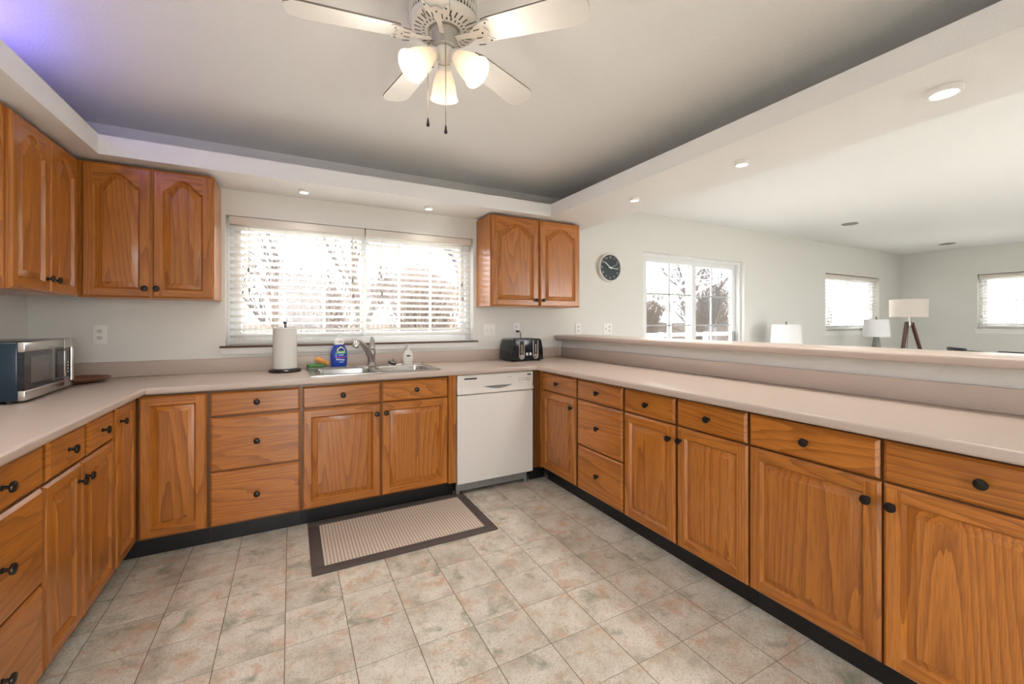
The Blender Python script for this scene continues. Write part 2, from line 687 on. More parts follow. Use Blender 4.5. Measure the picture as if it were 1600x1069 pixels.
# ------------------------------------------------------------------ windows and patio door
def window_unit(name, axis, d, a0, a1, z0, z1, ncol, nrow, sash_mid=True):
    """vinyl window set into the wall; d = outer plane of the frame, frame depth .07"""
    root = bpy.data.objects.new(name, None)
    C.objects.link(root)
    structure(root)

    def bx(mb, p, q, e0, e1, zz0, zz1, **k):
        if axis == 'y':
            mb.box(p, q, e0, e1, zz0, zz1, **k)
        else:
            mb.box(e0, e1, p, q, zz0, zz1, **k)
    f = MB()
    w = 0.045
    e0, e1 = d - 0.06, d
    bx(f, a0, a0 + w, e0, e1, z0, z1, bev=.004)
    bx(f, a1 - w, a1, e0, e1, z0, z1, bev=.004)
    bx(f, a0 + w, a1 - w, e0, e1, z0, z0 + w, bev=.004)
    bx(f, a0 + w, a1 - w, e0, e1, z1 - w, z1, bev=.004)
    mid = (a0 + a1) / 2
    f.build('window_frame', VINYL, root)
    for s in (0, 1):
        p, q = (a0 + w, mid + 0.02) if s == 0 else (mid - 0.02, a1 - w)
        o0 = d - 0.055 if s == 0 else d - 0.030
        sf = MB()
        sw = 0.04
        for pp, qq, zz0, zz1 in ((p, p + sw, z0 + w, z1 - w), (q - sw, q, z0 + w, z1 - w),
                                 (p + sw, q - sw, z0 + w, z0 + w + sw), (p + sw, q - sw, z1 - w - sw, z1 - w)):
            bx(sf, pp, qq, o0, o0 + 0.024, zz0, zz1, bev=.003)
        sash = sf.build('sash', VINYL, root)
        g0, g1, h0, h1 = p + sw, q - sw, z0 + w + sw, z1 - w - sw
        gl = MB()
        bx(gl, g0, g1, o0 + 0.010, o0 + 0.014, h0, h1)
        gl.build('glass_pane', GLASS, sash)
        mu = MB()
        for c in range(1, ncol):
            x = g0 + (g1 - g0) * c / ncol
            bx(mu, x - 0.009, x + 0.009, o0 + 0.005, o0 + 0.019, h0, h1)
        for r in range(1, nrow):
            z = h0 + (h1 - h0) * r / nrow
            bx(mu, g0, g1, o0 + 0.005, o0 + 0.019, z - 0.009, z + 0.009)
        mu.build('muntin', VINYL, sash)
    return root


w1 = window_unit('window_1', 'y', YW + WT - 0.01, W1[0], W1[1], W1[2], W1[3], 3, 2)
w3 = window_unit('window_2', 'y', YW + WT - 0.01, W3[0], W3[1], W3[2], W3[3], 2, 2)
w4 = window_unit('window_3', 'x', XF + WT - 0.01, W4[0], W4[1], W4[2], W4[3], 2, 2)
# sills
mb = MB()
mb.box(W1[0] - 0.03, W1[1] + 0.035, YW - 0.035, YW - 0.001, 1.080, 1.093, bev=.003)
mb.box(W1[0] + 0.001, W1[1] - 0.001, YW - 0.001, YW + 0.085, 1.080, 1.0945)
mb.build('window_sill', SILLW, w1)
mb = MB(); mb.prism([(W1[0] - 0.03, 1.080), (W1[0] - 0.018, 1.036), (W1[1] + 0.02, 1.036), (W1[1] + 0.035, 1.080)], YW - 0.018, YW - 0.0005, 'y', bev=.003)
mb.build('window_apron', WHITE, w1)
mb = MB()
mb.box(W3[0] - 0.03, W3[1] + 0.03, YW - 0.03, YW + 0.08, 1.092, 1.114, bev=.003)
mb.box(W3[0] - 0.02, W3[1] + 0.02, YW - 0.012, YW - 0.0005, 1.045, 1.092)
mb.build('window_sill', WHITE, w3)
mb = MB()
mb.box(XF - 0.03, XF + 0.08, W4[0] - 0.03, W4[1] + 0.03, 1.128, 1.149, bev=.003)
mb.box(XF - 0.012, XF - 0.0005, W4[0] - 0.02, W4[1] + 0.02, 1.07, 1.128)
mb.build('window_sill', WHITE, w4)

# sliding patio door
pd = bpy.data.objects.new('door_1', None); C.objects.link(pd); structure(pd)
a0, a1, zt = D1[0], D1[1], D1[3]
mb = MB()
yo = YW + WT
mb.box(a0, a0 + 0.04, yo - 0.10, yo, 0, zt, bev=.003)
mb.box(a1 - 0.04, a1, yo - 0.10, yo, 0, zt, bev=.003)
mb.box(a0 + 0.04, a1 - 0.04, yo - 0.10, yo, zt - 0.04, zt, bev=.003)
mb.box(a0 + 0.04, a1 - 0.04, yo - 0.10, yo, 0, 0.03, bev=.003)
mb.build('door_frame', VINYL, pd)
for s, (p, q, y0) in enumerate(((a0 + 0.04, 4.40, yo - 0.095), (4.32, a1 - 0.04, yo - 0.048))):
    mb = MB()
    sw = 0.068
    z0, z1 = 0.03, zt - 0.04
    for pp, qq, zz0, zz1 in ((p, p + sw, z0, z1), (q - sw, q, z0, z1), (p + sw, q - sw, z0, z0 + 0.09), (p + sw, q - sw, z1 - 0.06, z1)):
        mb.box(pp, qq, y0, y0 + 0.04, zz0, zz1, bev=.004)
    sl = mb.build('sliding_panel', VINYL, pd)
    g0, g1, h0, h1 = p + sw, q - sw, z0 + 0.09, z1 - 0.06
    mb = MB(); mb.box(g0, g1, y0 + 0.017, y0 + 0.023, h0, h1); mb.build('glass_pane', GLASS, sl)
    mb = MB()
    mb.box((g0 + g1) / 2 - 0.008, (g0 + g1) / 2 + 0.008, y0 + 0.012, y0 + 0.028, h0, h1)
    for k in range(1, 5):
        z = h1 - (h1 - h0) * k / 5
        mb.box(g0, g1, y0 + 0.012, y0 + 0.028, z - 0.008, z + 0.008)
    mb.build('muntin', plain('door_muntin', srgb(186, 190, 192), 0.4), sl)
    if s == 1:
        mb = MB()
        mb.box(a1 - 0.10, a1 - 0.078, y0 - 0.03, y0, 0.93, 1.13, bev=.005)
        mb.build('door_handle', GREYM, sl)


# ------------------------------------------------------------------ blinds
def blind(name, label, axis, d, a0, a1, ztop, zbot, wand=True, pitch=0.0455, cords=True, flip=1, tilt=-0.35, group=None):
    """horizontal blind hung in a window; d = room-side plane"""
    root = thing(name, label, 'window blind', group=group)

    def P(a, e, z):
        return (a, d + e * flip, z) if axis == 'y' else (d + e * flip, a, z)

    def bx(mb, p, q, e0, e1, z0, z1, **k):
        u, v = P(p, e0, z0), P(q, e1, z1)
        mb.box(min(u[0], v[0]), max(u[0], v[0]), min(u[1], v[1]), max(u[1], v[1]), z0, z1, **k)
    mb = MB(); bx(mb, a0, a1, 0.0, 0.055, ztop - 0.055, ztop, bev=.006); mb.build('valance', VAL, root)
    mb = MB()
    n = int((ztop - 0.06 - zbot - 0.02) / pitch)
    p = (ztop - 0.06 - zbot - 0.02) / n
    for k in range(n):
        z = zbot + 0.03 + p * (k + 0.4)
        dz = 0.025 * tilt
        vs = []
        for a in (a0 + 0.004, a1 - 0.004):
            for e, zz in ((0.004, z - dz), (0.029, z + 0.002), (0.054, z + dz)):
                vs.append(mb.bm.verts.new(P(a, e, zz)))
                vs.append(mb.bm.verts.new(P(a, e, zz + 0.003)))
        L, R = vs[:6], vs[6:]
        for i in (0, 2):
            mb.bm.faces.new((L[i], L[i + 2], R[i + 2], R[i]))
            mb.bm.faces.new((L[i + 1], L[i + 3], R[i + 3], R[i + 1]))
        mb.bm.faces.new((L[0], L[1], R[1], R[0]))
        mb.bm.faces.new((L[4], L[5], R[5], R[4]))
    bmesh.ops.recalc_face_normals(mb.bm, faces=mb.bm.faces)
    mb.build('slats', SLAT, root)
    mb = MB(); bx(mb, a0 + 0.002, a1 - 0.002, 0.006, 0.052, zbot, zbot + 0.02, bev=.004); mb.build('bottom_rail', SLAT, root)
    for f in (0.10, 0.5, 0.9):
        a = a0 + (a1 - a0) * f
        mb = MB()
        for e in (0.001, 0.056):
            mb.tube([P(a, e, ztop - 0.05), P(a, e, zbot + 0.01)], 0.0012, 5)
        mb.build('ladder_cord', VAL, root)
    if cords:
        for k, (f, lens) in enumerate(((0.13, (0.30, 0.44)), (0.90, (0.34, 0.46)))):
            mb = MB()
            for j, ln in enumerate(lens):
                a = a0 + (a1 - a0) * f + 0.006 * j
                mb.tube([P(a, -0.008, ztop - 0.055), P(a, -0.008, ztop - 0.06 - ln)], 0.0013, 5)
                mb.lathe([(0.002, 0.02), (0.006, 0.008), (0.007, -0.014), (0, -0.016)], 8, Matrix.Translation(P(a, -0.008, ztop - 0.07 - ln)), m=1)
            mb.build('pull_cord', [VAL, GREYM], root)
    return root


blind('window_blind', 'white slatted blind over the left half of the sink window, lowered to the sill', 'y', YW + 0.005, -0.376, 0.512, 1.988, 1.105, group='blinds over the sink window')
blind('window_blind', 'white slatted blind over the right half of the sink window, stopping above the sill', 'y', YW + 0.005, 0.522, 1.412, 1.988, 1.150, group='blinds over the sink window')
blind('window_blind', 'white slatted blind behind the grey table lamp in the living room', 'y', YW + 0.02, W3[0] + 0.01, W3[1] - 0.01, W3[3] - 0.01, 1.13, cords=False, pitch=0.05)
blind('window_blind', 'white slatted blind in the far living room wall, right of the tripod lamp', 'x', XF + 0.02, W4[0] + 0.01, W4[1] - 0.01, W4[3] - 0.01, 1.165, cords=False, pitch=0.05)

# ------------------------------------------------------------------ cabinets
def ring(bm, pts, d):
    return [bm.verts.new((x, -d, z)) for x, z in pts]


def bridge(bm, A, B, m=0, mats=None):
    n = len(A)
    for i in range(n):
        f = bm.faces.new((A[i], A[(i + 1) % n], B[(i + 1) % n], B[i]))
        f.material_index = mats[i] if mats else m


def door_bm(W, H, arch=False, sw=0.047, T=0.019):
    """raised panel door, x 0..W, z 0..H, front towards -y. materials: 0 vertical grain, 1 horizontal grain"""
    mb = MB()
    bm = mb.bm
    b = 0.009
    NT_ = 29 if arch else 2
    ah = min(0.078, W * 0.24) if arch else 0
    ts = [1 - i / (NT_ - 1) for i in range(NT_)]

    def shape(t):
        return max(0, 1 - (abs(2 * t - 1) / 0.92) ** 2) ** 1.45

    def inner(off):
        x0, x1 = sw + off, W - sw - off
        zs = H - sw - ah - off
        pts = [(x0, sw + off), (x1, sw + off)]
        for t in ts:
            pts.append((x0 + (x1 - x0) * t, zs + ah * shape(t)))
        return pts
    I0 = inner(0)
    # outline of the flat frame face, matching the points of the inner outline
    x0, x1 = sw, W - sw
    face = [(b, b), (x0, b), (x1, b), (W - b, b), (W - b, H - b)] + [(x0 + (x1 - x0) * t, H - b) for t in ts] + [(b, H - b)]
    outer = [(0, 0), (x0, 0), (x1, 0), (W, 0), (W, H)] + [(x0 + (x1 - x0) * t, H) for t in ts] + [(0, H)]
    back = ring(bm, outer, 0)
    bm.faces.new(back)
    r0 = ring(bm, outer, T - 0.008)
    bridge(bm, back, r0)
    r1 = ring(bm, face, T)
    mts = [1, 1, 1, 0, 1] + [1] * NT_ + [0]
    bridge(bm, r0, r1, mats=mts[:len(r0)])
    r2 = ring(bm, I0, T)
    nt = NT_
    bl, br_ = r2[0], r2[1]
    top = r2[2:]
    # left stile: face verts 0,1 + inner left
    f = bm.faces.new((r1[0], r1[1], bl, top[-1], r1[4 + nt], r1[5 + nt])); f.material_index = 0
    f = bm.faces.new((r1[2], r1[3], r1[4], r1[5], top[0], br_)); f.material_index = 0
    f = bm.faces.new((r1[1], r1[2], br_, bl)); f.material_index = 1
    for i in range(nt - 1):
        f = bm.faces.new((top[i], r1[5 + i], r1[6 + i], top[i + 1])); f.material_index = 1
    n2 = len(r2)
    ms = [1] + [0] + [1] * (nt - 1) + [0]
    r3 = ring(bm, inner(0.006), T - 0.0085)
    bridge(bm, r2, r3, mats=ms)
    r4 = ring(bm, inner(0.010), T - 0.0135)
    bridge(bm, r3, r4)
    r5 = ring(bm, inner(0.036), T - 0.0035)
    bridge(bm, r4, r5)
    r6 = ring(bm, inner(0.038), T - 0.0010)
    bridge(bm, r5, r6)
    bm.faces.new(r6)
    bmesh.ops.recalc_face_normals(bm, faces=bm.faces)
    return mb


def drawer_bm(W, H, T=0.019):
    mb = MB()
    bm = mb.bm
    b = 0.010
    o = [(0, 0), (W, 0), (W, H), (0, H)]
    i = [(b, b), (W - b, b), (W - b, H - b), (b, H - b)]
    back = ring(bm, o, 0)
    bm.faces.new(back)
    r0 = ring(bm, o, T - 0.009)
    bridge(bm, back, r0)
    r1 = ring(bm, i, T)
    bridge(bm, r0, r1)
    bm.faces.new(r1)
    bmesh.ops.recalc_face_normals(bm, faces=bm.faces)
    return mb


def knob(parent, x, z, T=0.019):
    mb = MB()
    M = Matrix.Translation((x, -T, z)) @ Matrix.Rotation(PI / 2, 4, 'X')
    mb.lathe([(0.0085, 0), (0.0085, 0.002), (0.0055, 0.004), (0.005, 0.014), (0.008, 0.0165), (0.0155, 0.019),
              (0.0165, 0.0225), (0.0150, 0.0265), (0.0095, 0.0290), (0, 0.0297)], 20, M)
    return mb.build('knob', BRONZE, parent)


def add_door(root, x0, x1, z0, z1, kx=None, kz=None, arch=False, sw=0.047, y=0):
    d = door_bm(x1 - x0, z1 - z0, arch, sw).build('door', [OAKV, OAKH], root, (x0, y, z0))
    if kx is not None:
        knob(d, kx - x0, kz - z0)
    return d


def add_drawer(root, x0, x1, z0, z1, y=0):
    d = drawer_bm(x1 - x0, z1 - z0).build('drawer', OAKH, root, (x0, y, z0))
    knob(d, (x1 - x0) / 2, (z1 - z0) / 2 + 0.002)
    return d


BT = 0.8755       # top of base cabinet bodies
ZB = 0.113


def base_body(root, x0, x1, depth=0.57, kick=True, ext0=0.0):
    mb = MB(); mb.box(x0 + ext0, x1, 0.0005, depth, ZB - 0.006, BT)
    b = mb.build('body', OAKSHADE, root)
    if kick:
        mb = MB(); mb.box(x0 + 0.0005, x1 - 0.0005, 0.055, 0.30, 0.0005, ZB - 0.0065); mb.build('toe_kick', BLACKV, root)
    return b


DZ0, DZ1 = 0.729, 0.862       # top drawer band
DR = 0.720                    # top of doors and of the second drawer

# back run (local x = world x - x0)
YF = 2.855
r = thing('base_cabinet', 'three-drawer oak base cabinet left of the sink doors', 'cabinet', (0, YF, 0), 0, 'oak base cabinets')
base_body(r, -0.404, 0.0570)
add_drawer(r, -0.396, 0.050, DZ0, DZ1)
add_drawer(r, -0.396, 0.050, 0.420, DR)
add_drawer(r, -0.396, 0.050, ZB + 0.002, 0.413)
r = thing('base_cabinet', 'oak sink base cabinet with two doors, under the steel sink', 'cabinet', (0, YF, 0), 0, 'oak base cabinets')
base_body(r, 0.0575, 1.0470)
# open the top of the sink base so the bowls can hang inside
for o in r.children:
    if o.name.startswith('body'):
        me = o.data
        bm = bmesh.new()
        for args in ((0.0575, 0.076, 0.0005, 0.57, ZB - 0.006, BT), (1.029, 1.047, 0.0005, 0.57, ZB - 0.006, BT), (0.076, 1.029, 0.0005, 0.012, ZB - 0.006, BT),
                     (0.076, 1.029, 0.558, 0.57, ZB - 0.006, BT), (0.076, 1.029, 0.012, 0.558, ZB - 0.006, ZB + 0.012)):
            q = MB(); q.box(*args)
            tmp = bpy.data.meshes.new('t'); q.bm.to_mesh(tmp); q.bm.free()
            bm.from_mesh(tmp); bpy.data.meshes.remove(tmp)
        bm.to_mesh(me); bm.free()
add_drawer(r, 0.063, 0.521, DZ0, DZ1)
add_drawer(r, 0.531, 0.985, DZ0, DZ1)
add_door(r, 0.063, 0.521, ZB + 0.002, DR + 0.002, 0.497, 0.657)
add_door(r, 0.531, 0.985, ZB + 0.002, DR + 0.002, 0.556, 0.659)
mb = MB(); mb.box(0.988, 1.047, -0.019, 0, ZB - 0.004, BT); mb.build('filler_strip', OAKV, r)

# right run (local x = yfar - y)
XRF = 1.766


def right_cab(yfar, label):
    return thing('base_cabinet', label, 'cabinet', (XRF, yfar, 0), -PI / 2, 'oak base cabinets')


r = right_cab(2.836, 'narrow oak base cabinet in the corner beside the dishwasher, one drawer over one door')
base_body(r, 0, 0.476, ext0=-0.58)
add_drawer(r, 0.028, 0.463, DZ0, DZ1)
add_door(r, 0.028, 0.463, ZB + 0.002, DR, 0.425, 0.652)
mb = MB(); mb.box(-0.0195, 0.026, -0.019, 0, ZB - 0.004, BT); mb.build('filler_strip', OAKV, r)
mb = MB(); mb.box(-0.016, 0.0, -0.080, -0.020, ZB - 0.004, BT); mb.build('filler_panel', OAKSHADE, r)
mb = MB(); mb.box(-0.062, -0.052, -0.081, 0.052, 0.0005, ZB - 0.006); mb.build('toe_kick', BLACKV, r)
r = right_cab(2.3595, 'three-drawer oak base cabinet under the raised bar, second along from the dishwasher')
base_body(r, 0, 0.458)
add_drawer(r, 0.012, 0.451, DZ0, DZ1)
add_drawer(r, 0.012, 0.453, 0.416, DR)
add_drawer(r, 0.012, 0.453, ZB + 0.002, 0.409)
r = right_cab(1.901, 'oak base cabinet with two narrow doors and two drawers under the raised bar')
base_body(r, 0, 0.773)
add_drawer(r, 0.011, 0.379, DZ0, DZ1)
add_drawer(r, 0.396, 0.766, DZ0, DZ1)
add_door(r, 0.011, 0.382, ZB, DR, 0.352, 0.652)
add_door(r, 0.396, 0.770, ZB, DR, 0.420, 0.655)
r = right_cab(1.1275, 'oak base cabinet with two wide doors, nearest the camera on the bar side')
base_body(r, 0, 0.935)
add_drawer(r, 0.006, 0.457, DZ0, DZ1)
add_drawer(r, 0.468, 0.926, DZ0, DZ1)
add_door(r, 0.006, 0.461, ZB, DR, 0.427, 0.653)
add_door(r, 0.468, 0.926, ZB, DR, 0.494, 0.653)

# left run (local x = y - ynear)
XLF = -0.727


def left_cab(ynear, label):
    return thing('base_cabinet', label, 'cabinet', (XLF, ynear, 0), PI / 2, 'oak base cabinets')


r = left_cab(1.45, 'three-drawer oak base cabinet below the microwave, nearest the camera on the left')
base_body(r, 0, 0.463)
add_drawer(r, 0.012, 0.462, DZ0, DZ1)
add_drawer(r, 0.012, 0.462, 0.412, DR)
add_drawer(r, 0.012, 0.462, ZB, 0.404)
r = left_cab(1.9135, 'oak base cabinet with two narrow doors and two drawers below the microwave')
base_body(r, 0, 0.630)
add_drawer(r, 0.032, 0.311, DZ0, DZ1)
add_drawer(r, 0.347, 0.607, DZ0, DZ1)
add_door(r, 0.008, 0.279, ZB, DR, 0.25, 0.655, sw=0.045)
add_door(r, 0.288, 0.622, ZB, DR, 0.314, 0.655, sw=0.045)
# corner cabinet with two full height doors meeting in the corner
r = thing('corner_cabinet', 'oak corner base cabinet with two full-height doors meeting under the worktop', 'cabinet', (0, 0, 0), 0, 'oak base cabinets')
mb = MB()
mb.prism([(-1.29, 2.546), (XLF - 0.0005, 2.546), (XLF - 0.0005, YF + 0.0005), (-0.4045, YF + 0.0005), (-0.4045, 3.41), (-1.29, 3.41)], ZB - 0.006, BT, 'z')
mb.build('body', OAKSHADE, r)
mb = MB()
mb.prism([(-0.95, 2.546), (-0.782, 2.546), (-0.782, 2.91), (-0.4045, 2.91), (-0.4045, 3.1), (-0.95, 3.1)], 0.0005, ZB - 0.0065, 'z')
mb.build('toe_kick', BLACKV, r)
d = door_bm(0.272, 0.862 - ZB, False, 0.045).build('door', [OAKV, OAKH], r, (XLF, 2.560, ZB), (0, 0, PI / 2))
knob(d, 0.045, 0.790 - ZB)
door_bm(0.290, 0.862 - ZB, False, 0.047).build('door', [OAKV, OAKH], r, (-0.7025, YF, ZB + 0.001))


# wall cabinets
def upper_body(root, x0, x1, z0, z1, depth, side):
    mb = MB(); mb.box(x0, x1, 0.0005, depth, z0, z1, bev=.001, seg=1)
    return mb.build('body', OAKY, root)


UZ0, UZ1 = 1.396, 2.152
r = thing('wall_cabinet', 'oak wall cabinet over the microwave on the left wall, two arched doors', 'cabinet', (-1.039, 2.482, 0), PI / 2, 'oak wall cabinets')
upper_body(r, 0, 0.640, UZ0, UZ1, 0.303, 0)
add_door(r, 0.016, 0.332, UZ0 + 0.003, UZ1 - 0.012, 0.300, 1.462, True)
add_door(r, 0.340, 0.630, UZ0 + 0.003, UZ1 - 0.012, 0.368, 1.460, True)
r = thing('wall_cabinet', 'oak wall cabinet left of the sink window, two arched doors', 'cabinet', (0, 3.149, 0), 0, 'oak wall cabinets')
upper_body(r, -1.036, -0.4185, UZ0, UZ1, 0.293, 0)
add_door(r, -1.015, -0.721, UZ0 + 0.003, UZ1 - 0.008, -0.744, 1.450, True)
add_door(r, -0.712, -0.426, UZ0 + 0.003, UZ1 - 0.008, -0.690, 1.451, True)
r = thing('wall_cabinet', 'oak wall cabinet right of the sink window, two arched doors, above the toaster', 'cabinet', (0, 3.149, 0), 0, 'oak wall cabinets')
upper_body(r, 1.459, 2.366, UZ0 - 0.006, UZ1, 0.293, 0)
add_door(r, 1.467, 1.918, UZ0 - 0.003, UZ1 - 0.008, 1.888, 1.446, True, 0.052)
add_door(r, 1.932, 2.361, UZ0 - 0.003, UZ1 - 0.008, 1.958, 1.446, True, 0.052)

# ------------------------------------------------------------------ worktop
CX0, CY0, CX1 = -0.669, 2.812, 1.706          # front edges
SX0, SX1, SY0, SY1 = 0.135, 0.925, 2.895, 3.330   # sink cut-out
CEND_L, CEND_R = 1.44, 0.18
mb = MB()
XS = [XW + 0.002, CX0, SX0, SX1, CX1, 2.3775]
YS = [CEND_R, CEND_L, CY0, SY0, SY1, YW - 0.0015]
zt0, zt1 = 0.8765, 0.914
vert = {}


def CV(i, j, z):
    k = (i, j, z)
    if k not in vert:
        vert[k] = mb.bm.verts.new((XS[i], YS[j], z))
    return vert[k]


def csolid(i, j):
    if not (0 <= i < 5 and 0 <= j < 5):
        return False
    if j >= 2:
        return not (i == 2 and j == 3)
    if i == 0:
        return j >= 1
    return i == 4


for i in range(5):
    for j in range(5):
        if not csolid(i, j):
            continue
        for z in (zt0, zt1):
            mb.bm.faces.new((CV(i, j, z), CV(i + 1, j, z), CV(i + 1, j + 1, z), CV(i, j + 1, z)))
        for (di, dj, p, q) in ((-1, 0, (i, j), (i, j + 1)), (1, 0, (i + 1, j), (i + 1, j + 1)), (0, -1, (i, j), (i + 1, j)), (0, 1, (i, j + 1), (i + 1, j + 1))):
            if not csolid(i + di, j + dj):
                mb.bm.faces.new((CV(*p, zt0), CV(*q, zt0), CV(*q, zt1), CV(*p, zt1)))
bmesh.ops.recalc_face_normals(mb.bm, faces=mb.bm.faces)


def front_edge(e):
    a, b = e.verts[0].co, e.verts[1].co
    if abs(a.z - b.z) > 1e-6:
        return False
    for ax, val, lo, hi in ((0, CX0, CEND_L, CY0), (0, CX1, CEND_R, CY0), (1, CY0, CX0, CX1)):
        if abs(a[ax] - val) < 1e-5 and abs(b[ax] - val) < 1e-5:
            o = 1 - ax
            if min(a[o], b[o]) >= lo - 1e-5 and max(a[o], b[o]) <= hi + 1e-5:
                return any(abs(f.normal.z) < 0.1 for f in e.link_faces)
    return False


bmesh.ops.bevel(mb.bm, geom=[e for e in mb.bm.edges if front_edge(e)], offset=0.012, segments=5, affect='EDGES', profile=0.5)
wt = thing('worktop', 'beige laminate U-shaped worktop over the base cabinets, with backsplash', 'worktop')
mb.build('countertop', LAM, wt)
mb = MB()
mb.box(XW + 0.022, 2.338, 3.4228, YW - 0.001, 0.9145, 1.011, bev=.004)
mb.box(XW + 0.001, XW + 0.021, CEND_L, YW - 0.001, 0.9145, 1.011, bev=.004)
mb.build('backsplash', LAM, wt)
mb = MB(); mb.box(2.358, 2.3775, CEND_R, YW - 0.001, 0.9145, 1.011, bev=.004)
mb.build('backsplash', LAM, wt)

bt = MB(); bt.box(2.278, 2.66, -0.30, YW - 0.001, 1.0885, 1.128, bev=.011, seg=4)
tag(bt.build('bar_top', LAM), 'long beige raised bar top on the half wall between kitchen and living room', 'counter')

# ------------------------------------------------------------------ sink and taps
sk = thing('kitchen_sink', 'stainless steel double-bowl sink set into the worktop below the window', 'sink', (0, 0, 0.9145))
mb = MB()
bowls = ((0.150, 0.515), (0.555, 0.905))
by0, by1 = 2.915, 3.262
ox0, ox1, oy0, oy1 = 0.110, 0.950, 2.872, 3.385


def rrect(x0, x1, y0, y1, r, n=5):
    pts = []
    for cx, cy, a in ((x1 - r, y1 - r, 0), (x0 + r, y1 - r, PI / 2), (x0 + r, y0 + r, PI), (x1 - r, y0 + r, 1.5 * PI)):
        for k in range(n + 1):
            t = a + PI / 2 * k / n
            pts.append((cx + r * math.cos(t), cy + r * math.sin(t)))
    return pts


bm = mb.bm
# deck built from strips round the two bowls; bowls lofted from rounded rectangles
zz = 0.008
for x0, x1, y0, y1 in ((ox0, bowls[0][0], oy0, oy1), (bowls[0][1], bowls[1][0], oy0, oy1), (bowls[1][1], ox1, oy0, oy1),
                       (bowls[0][0], bowls[0][1], oy0, by0), (bowls[0][0], bowls[0][1], by1, oy1),
                       (bowls[1][0], bowls[1][1], oy0, by0), (bowls[1][0], bowls[1][1], by1, oy1)):
    mb.box(x0, x1, y0, y1, 0.001, zz - 0.002)
# rolled outer rim
pts = [(p[0], p[1], zz - 0.003) for p in rrect(ox0 + 0.004, ox1 - 0.004, oy0 + 0.004, oy1 - 0.004, 0.03)]
mb.tube(pts + [pts[0]], 0.005, 8)
mb.build('sink_deck', STEEL, sk)
for x0, x1 in bowls:
    mb = MB()
    prev = None
    first = None
    for (ins, z, rr) in ((-0.006, zz, 0.05), (0.0, zz, 0.05), (0.006, 0.0, 0.05), (0.012, -0.14, 0.05), (0.03, -0.165, 0.045), (0.06, -0.172, 0.03)):
        R = [mb.bm.verts.new((p[0], p[1], z)) for p in rrect(x0 + ins, x1 - ins, by0 + ins, by1 - ins, rr)]
        if prev:
            bridge(mb.bm, prev, R)
        prev = R
    mb.bm.faces.new(prev)
    bmesh.ops.recalc_face_normals(mb.bm, faces=mb.bm.faces)
    cx, cy = (x0 + x1) / 2, (by0 + by1) / 2
    mb.lathe([(0.045, -0.1705), (0.040, -0.1695), (0.035, -0.1715), (0, -0.1715)], 20, Matrix.Translation((cx, cy, 0)), caps=False)
    mb.build('sink_bowl', STEEL, sk)

fa = thing('kitchen_faucet', 'brushed nickel pull-out faucet standing behind the sink bowls', 'faucet', (0.545, 3.330, 0.9212))
mb = MB(); mb.prism(rrect(-0.13, 0.13, -0.028, 0.028, 0.027), 0.0, 0.007, 'z', bev=.002); mb.build('escutcheon', NICKEL, fa)
mb = MB(); mb.lathe([(0.034, 0.007), (0.033, 0.014), (0.028, 0.022), (0.0265, 0.06), (0.029, 0.095), (0.027, 0.125), (0.018, 0.138), (0, 0.140)], 24); mb.build('faucet_body', NICKEL, fa)
mb = MB(); mb.tube([(0.0, -0.006, 0.030), (-0.012, -0.016, 0.085), (-0.042, -0.032, 0.135), (-0.075, -0.048, 0.172), (-0.098, -0.058, 0.186), (-0.118, -0.066, 0.186)], [0.022, 0.023, 0.022, 0.020, 0.021, 0.022], 14)
sp = mb.build('spout', NICKEL, fa)
mb = MB(); mb.lathe([(0.017, 0), (0.021, 0.006), (0.022, 0.020), (0.0215, 0.021), (0.0225, 0.024), (0.024, 0.044), (0.022, 0.048), (0.016, 0.046), (0, 0.046)], 20, aim((-0.108, -0.062, 0.193), (-0.42, -0.2, -0.9))); mb.build('spray_head', CHROME, fa)
mb = MB(); mb.tube([(0.002, 0.0, 0.125), (0.006, 0.004, 0.16), (0.008, 0.010, 0.195), (0.004, 0.014, 0.222)], [0.020, 0.021, 0.016, 0.007], 12); mb.build('lever_handle', NICKEL, fa)

stp = thing('sink_stopper', 'small dark sink stopper lying on the ledge right of the faucet', 'stopper', (0.700, 3.335, 0.9215))
mb = MB(); mb.lathe([(0, 0), (0.030, 0.0), (0.034, 0.006), (0.030, 0.011), (0.012, 0.013), (0, 0.013)], 20, RT((0, 0, 0.012), 0.35, 0.2)); mb.build('rubber_cap', BLACKP, stp)
mb = MB(); mb.lathe([(0.026, 0.013), (0.024, 0.019), (0.008, 0.022), (0.006, 0.034), (0.011, 0.037), (0, 0.040)], 20, RT((0, 0, 0.012), 0.35, 0.2)); mb.build('strainer_basket', NICKEL, stp)

# soap pump
sb = thing('soap_pump_bottle', 'white hand soap pump bottle on the sink ledge, right of the faucet', 'soap bottle', (0.827, 3.348, 0.9215))
mb = MB(); mb.lathe([(0, 0), (0.031, 0), (0.034, 0.006), (0.040, 0.03), (0.0425, 0.055), (0.038, 0.082), (0.024, 0.104), (0.014, 0.114), (0.012, 0.122), (0, 0.122)], 24, sy=0.62); mb.build('bottle', SOAPW, sb)
mb = MB(); mb.lathe([(0.014, 0.120), (0.014, 0.136), (0.006, 0.138), (0.005, 0.152), (0.012, 0.154), (0.012, 0.160), (0, 0.162)], 16); mb.tube([(0, 0, 0.157), (-0.016, -0.006, 0.158), (-0.028, -0.012, 0.154)], 0.0045, 8); mb.build('pump', CAPW, sb)
mb = MB(); mb.prism(rrect(-0.017, 0.013, 0.062, 0.073, 0.004, 3), -0.0275, -0.0245, 'y'); mb.build('label', plain('dark_label_mark', srgb(70, 74, 84), 0.5), sb, (0, 0, 0))

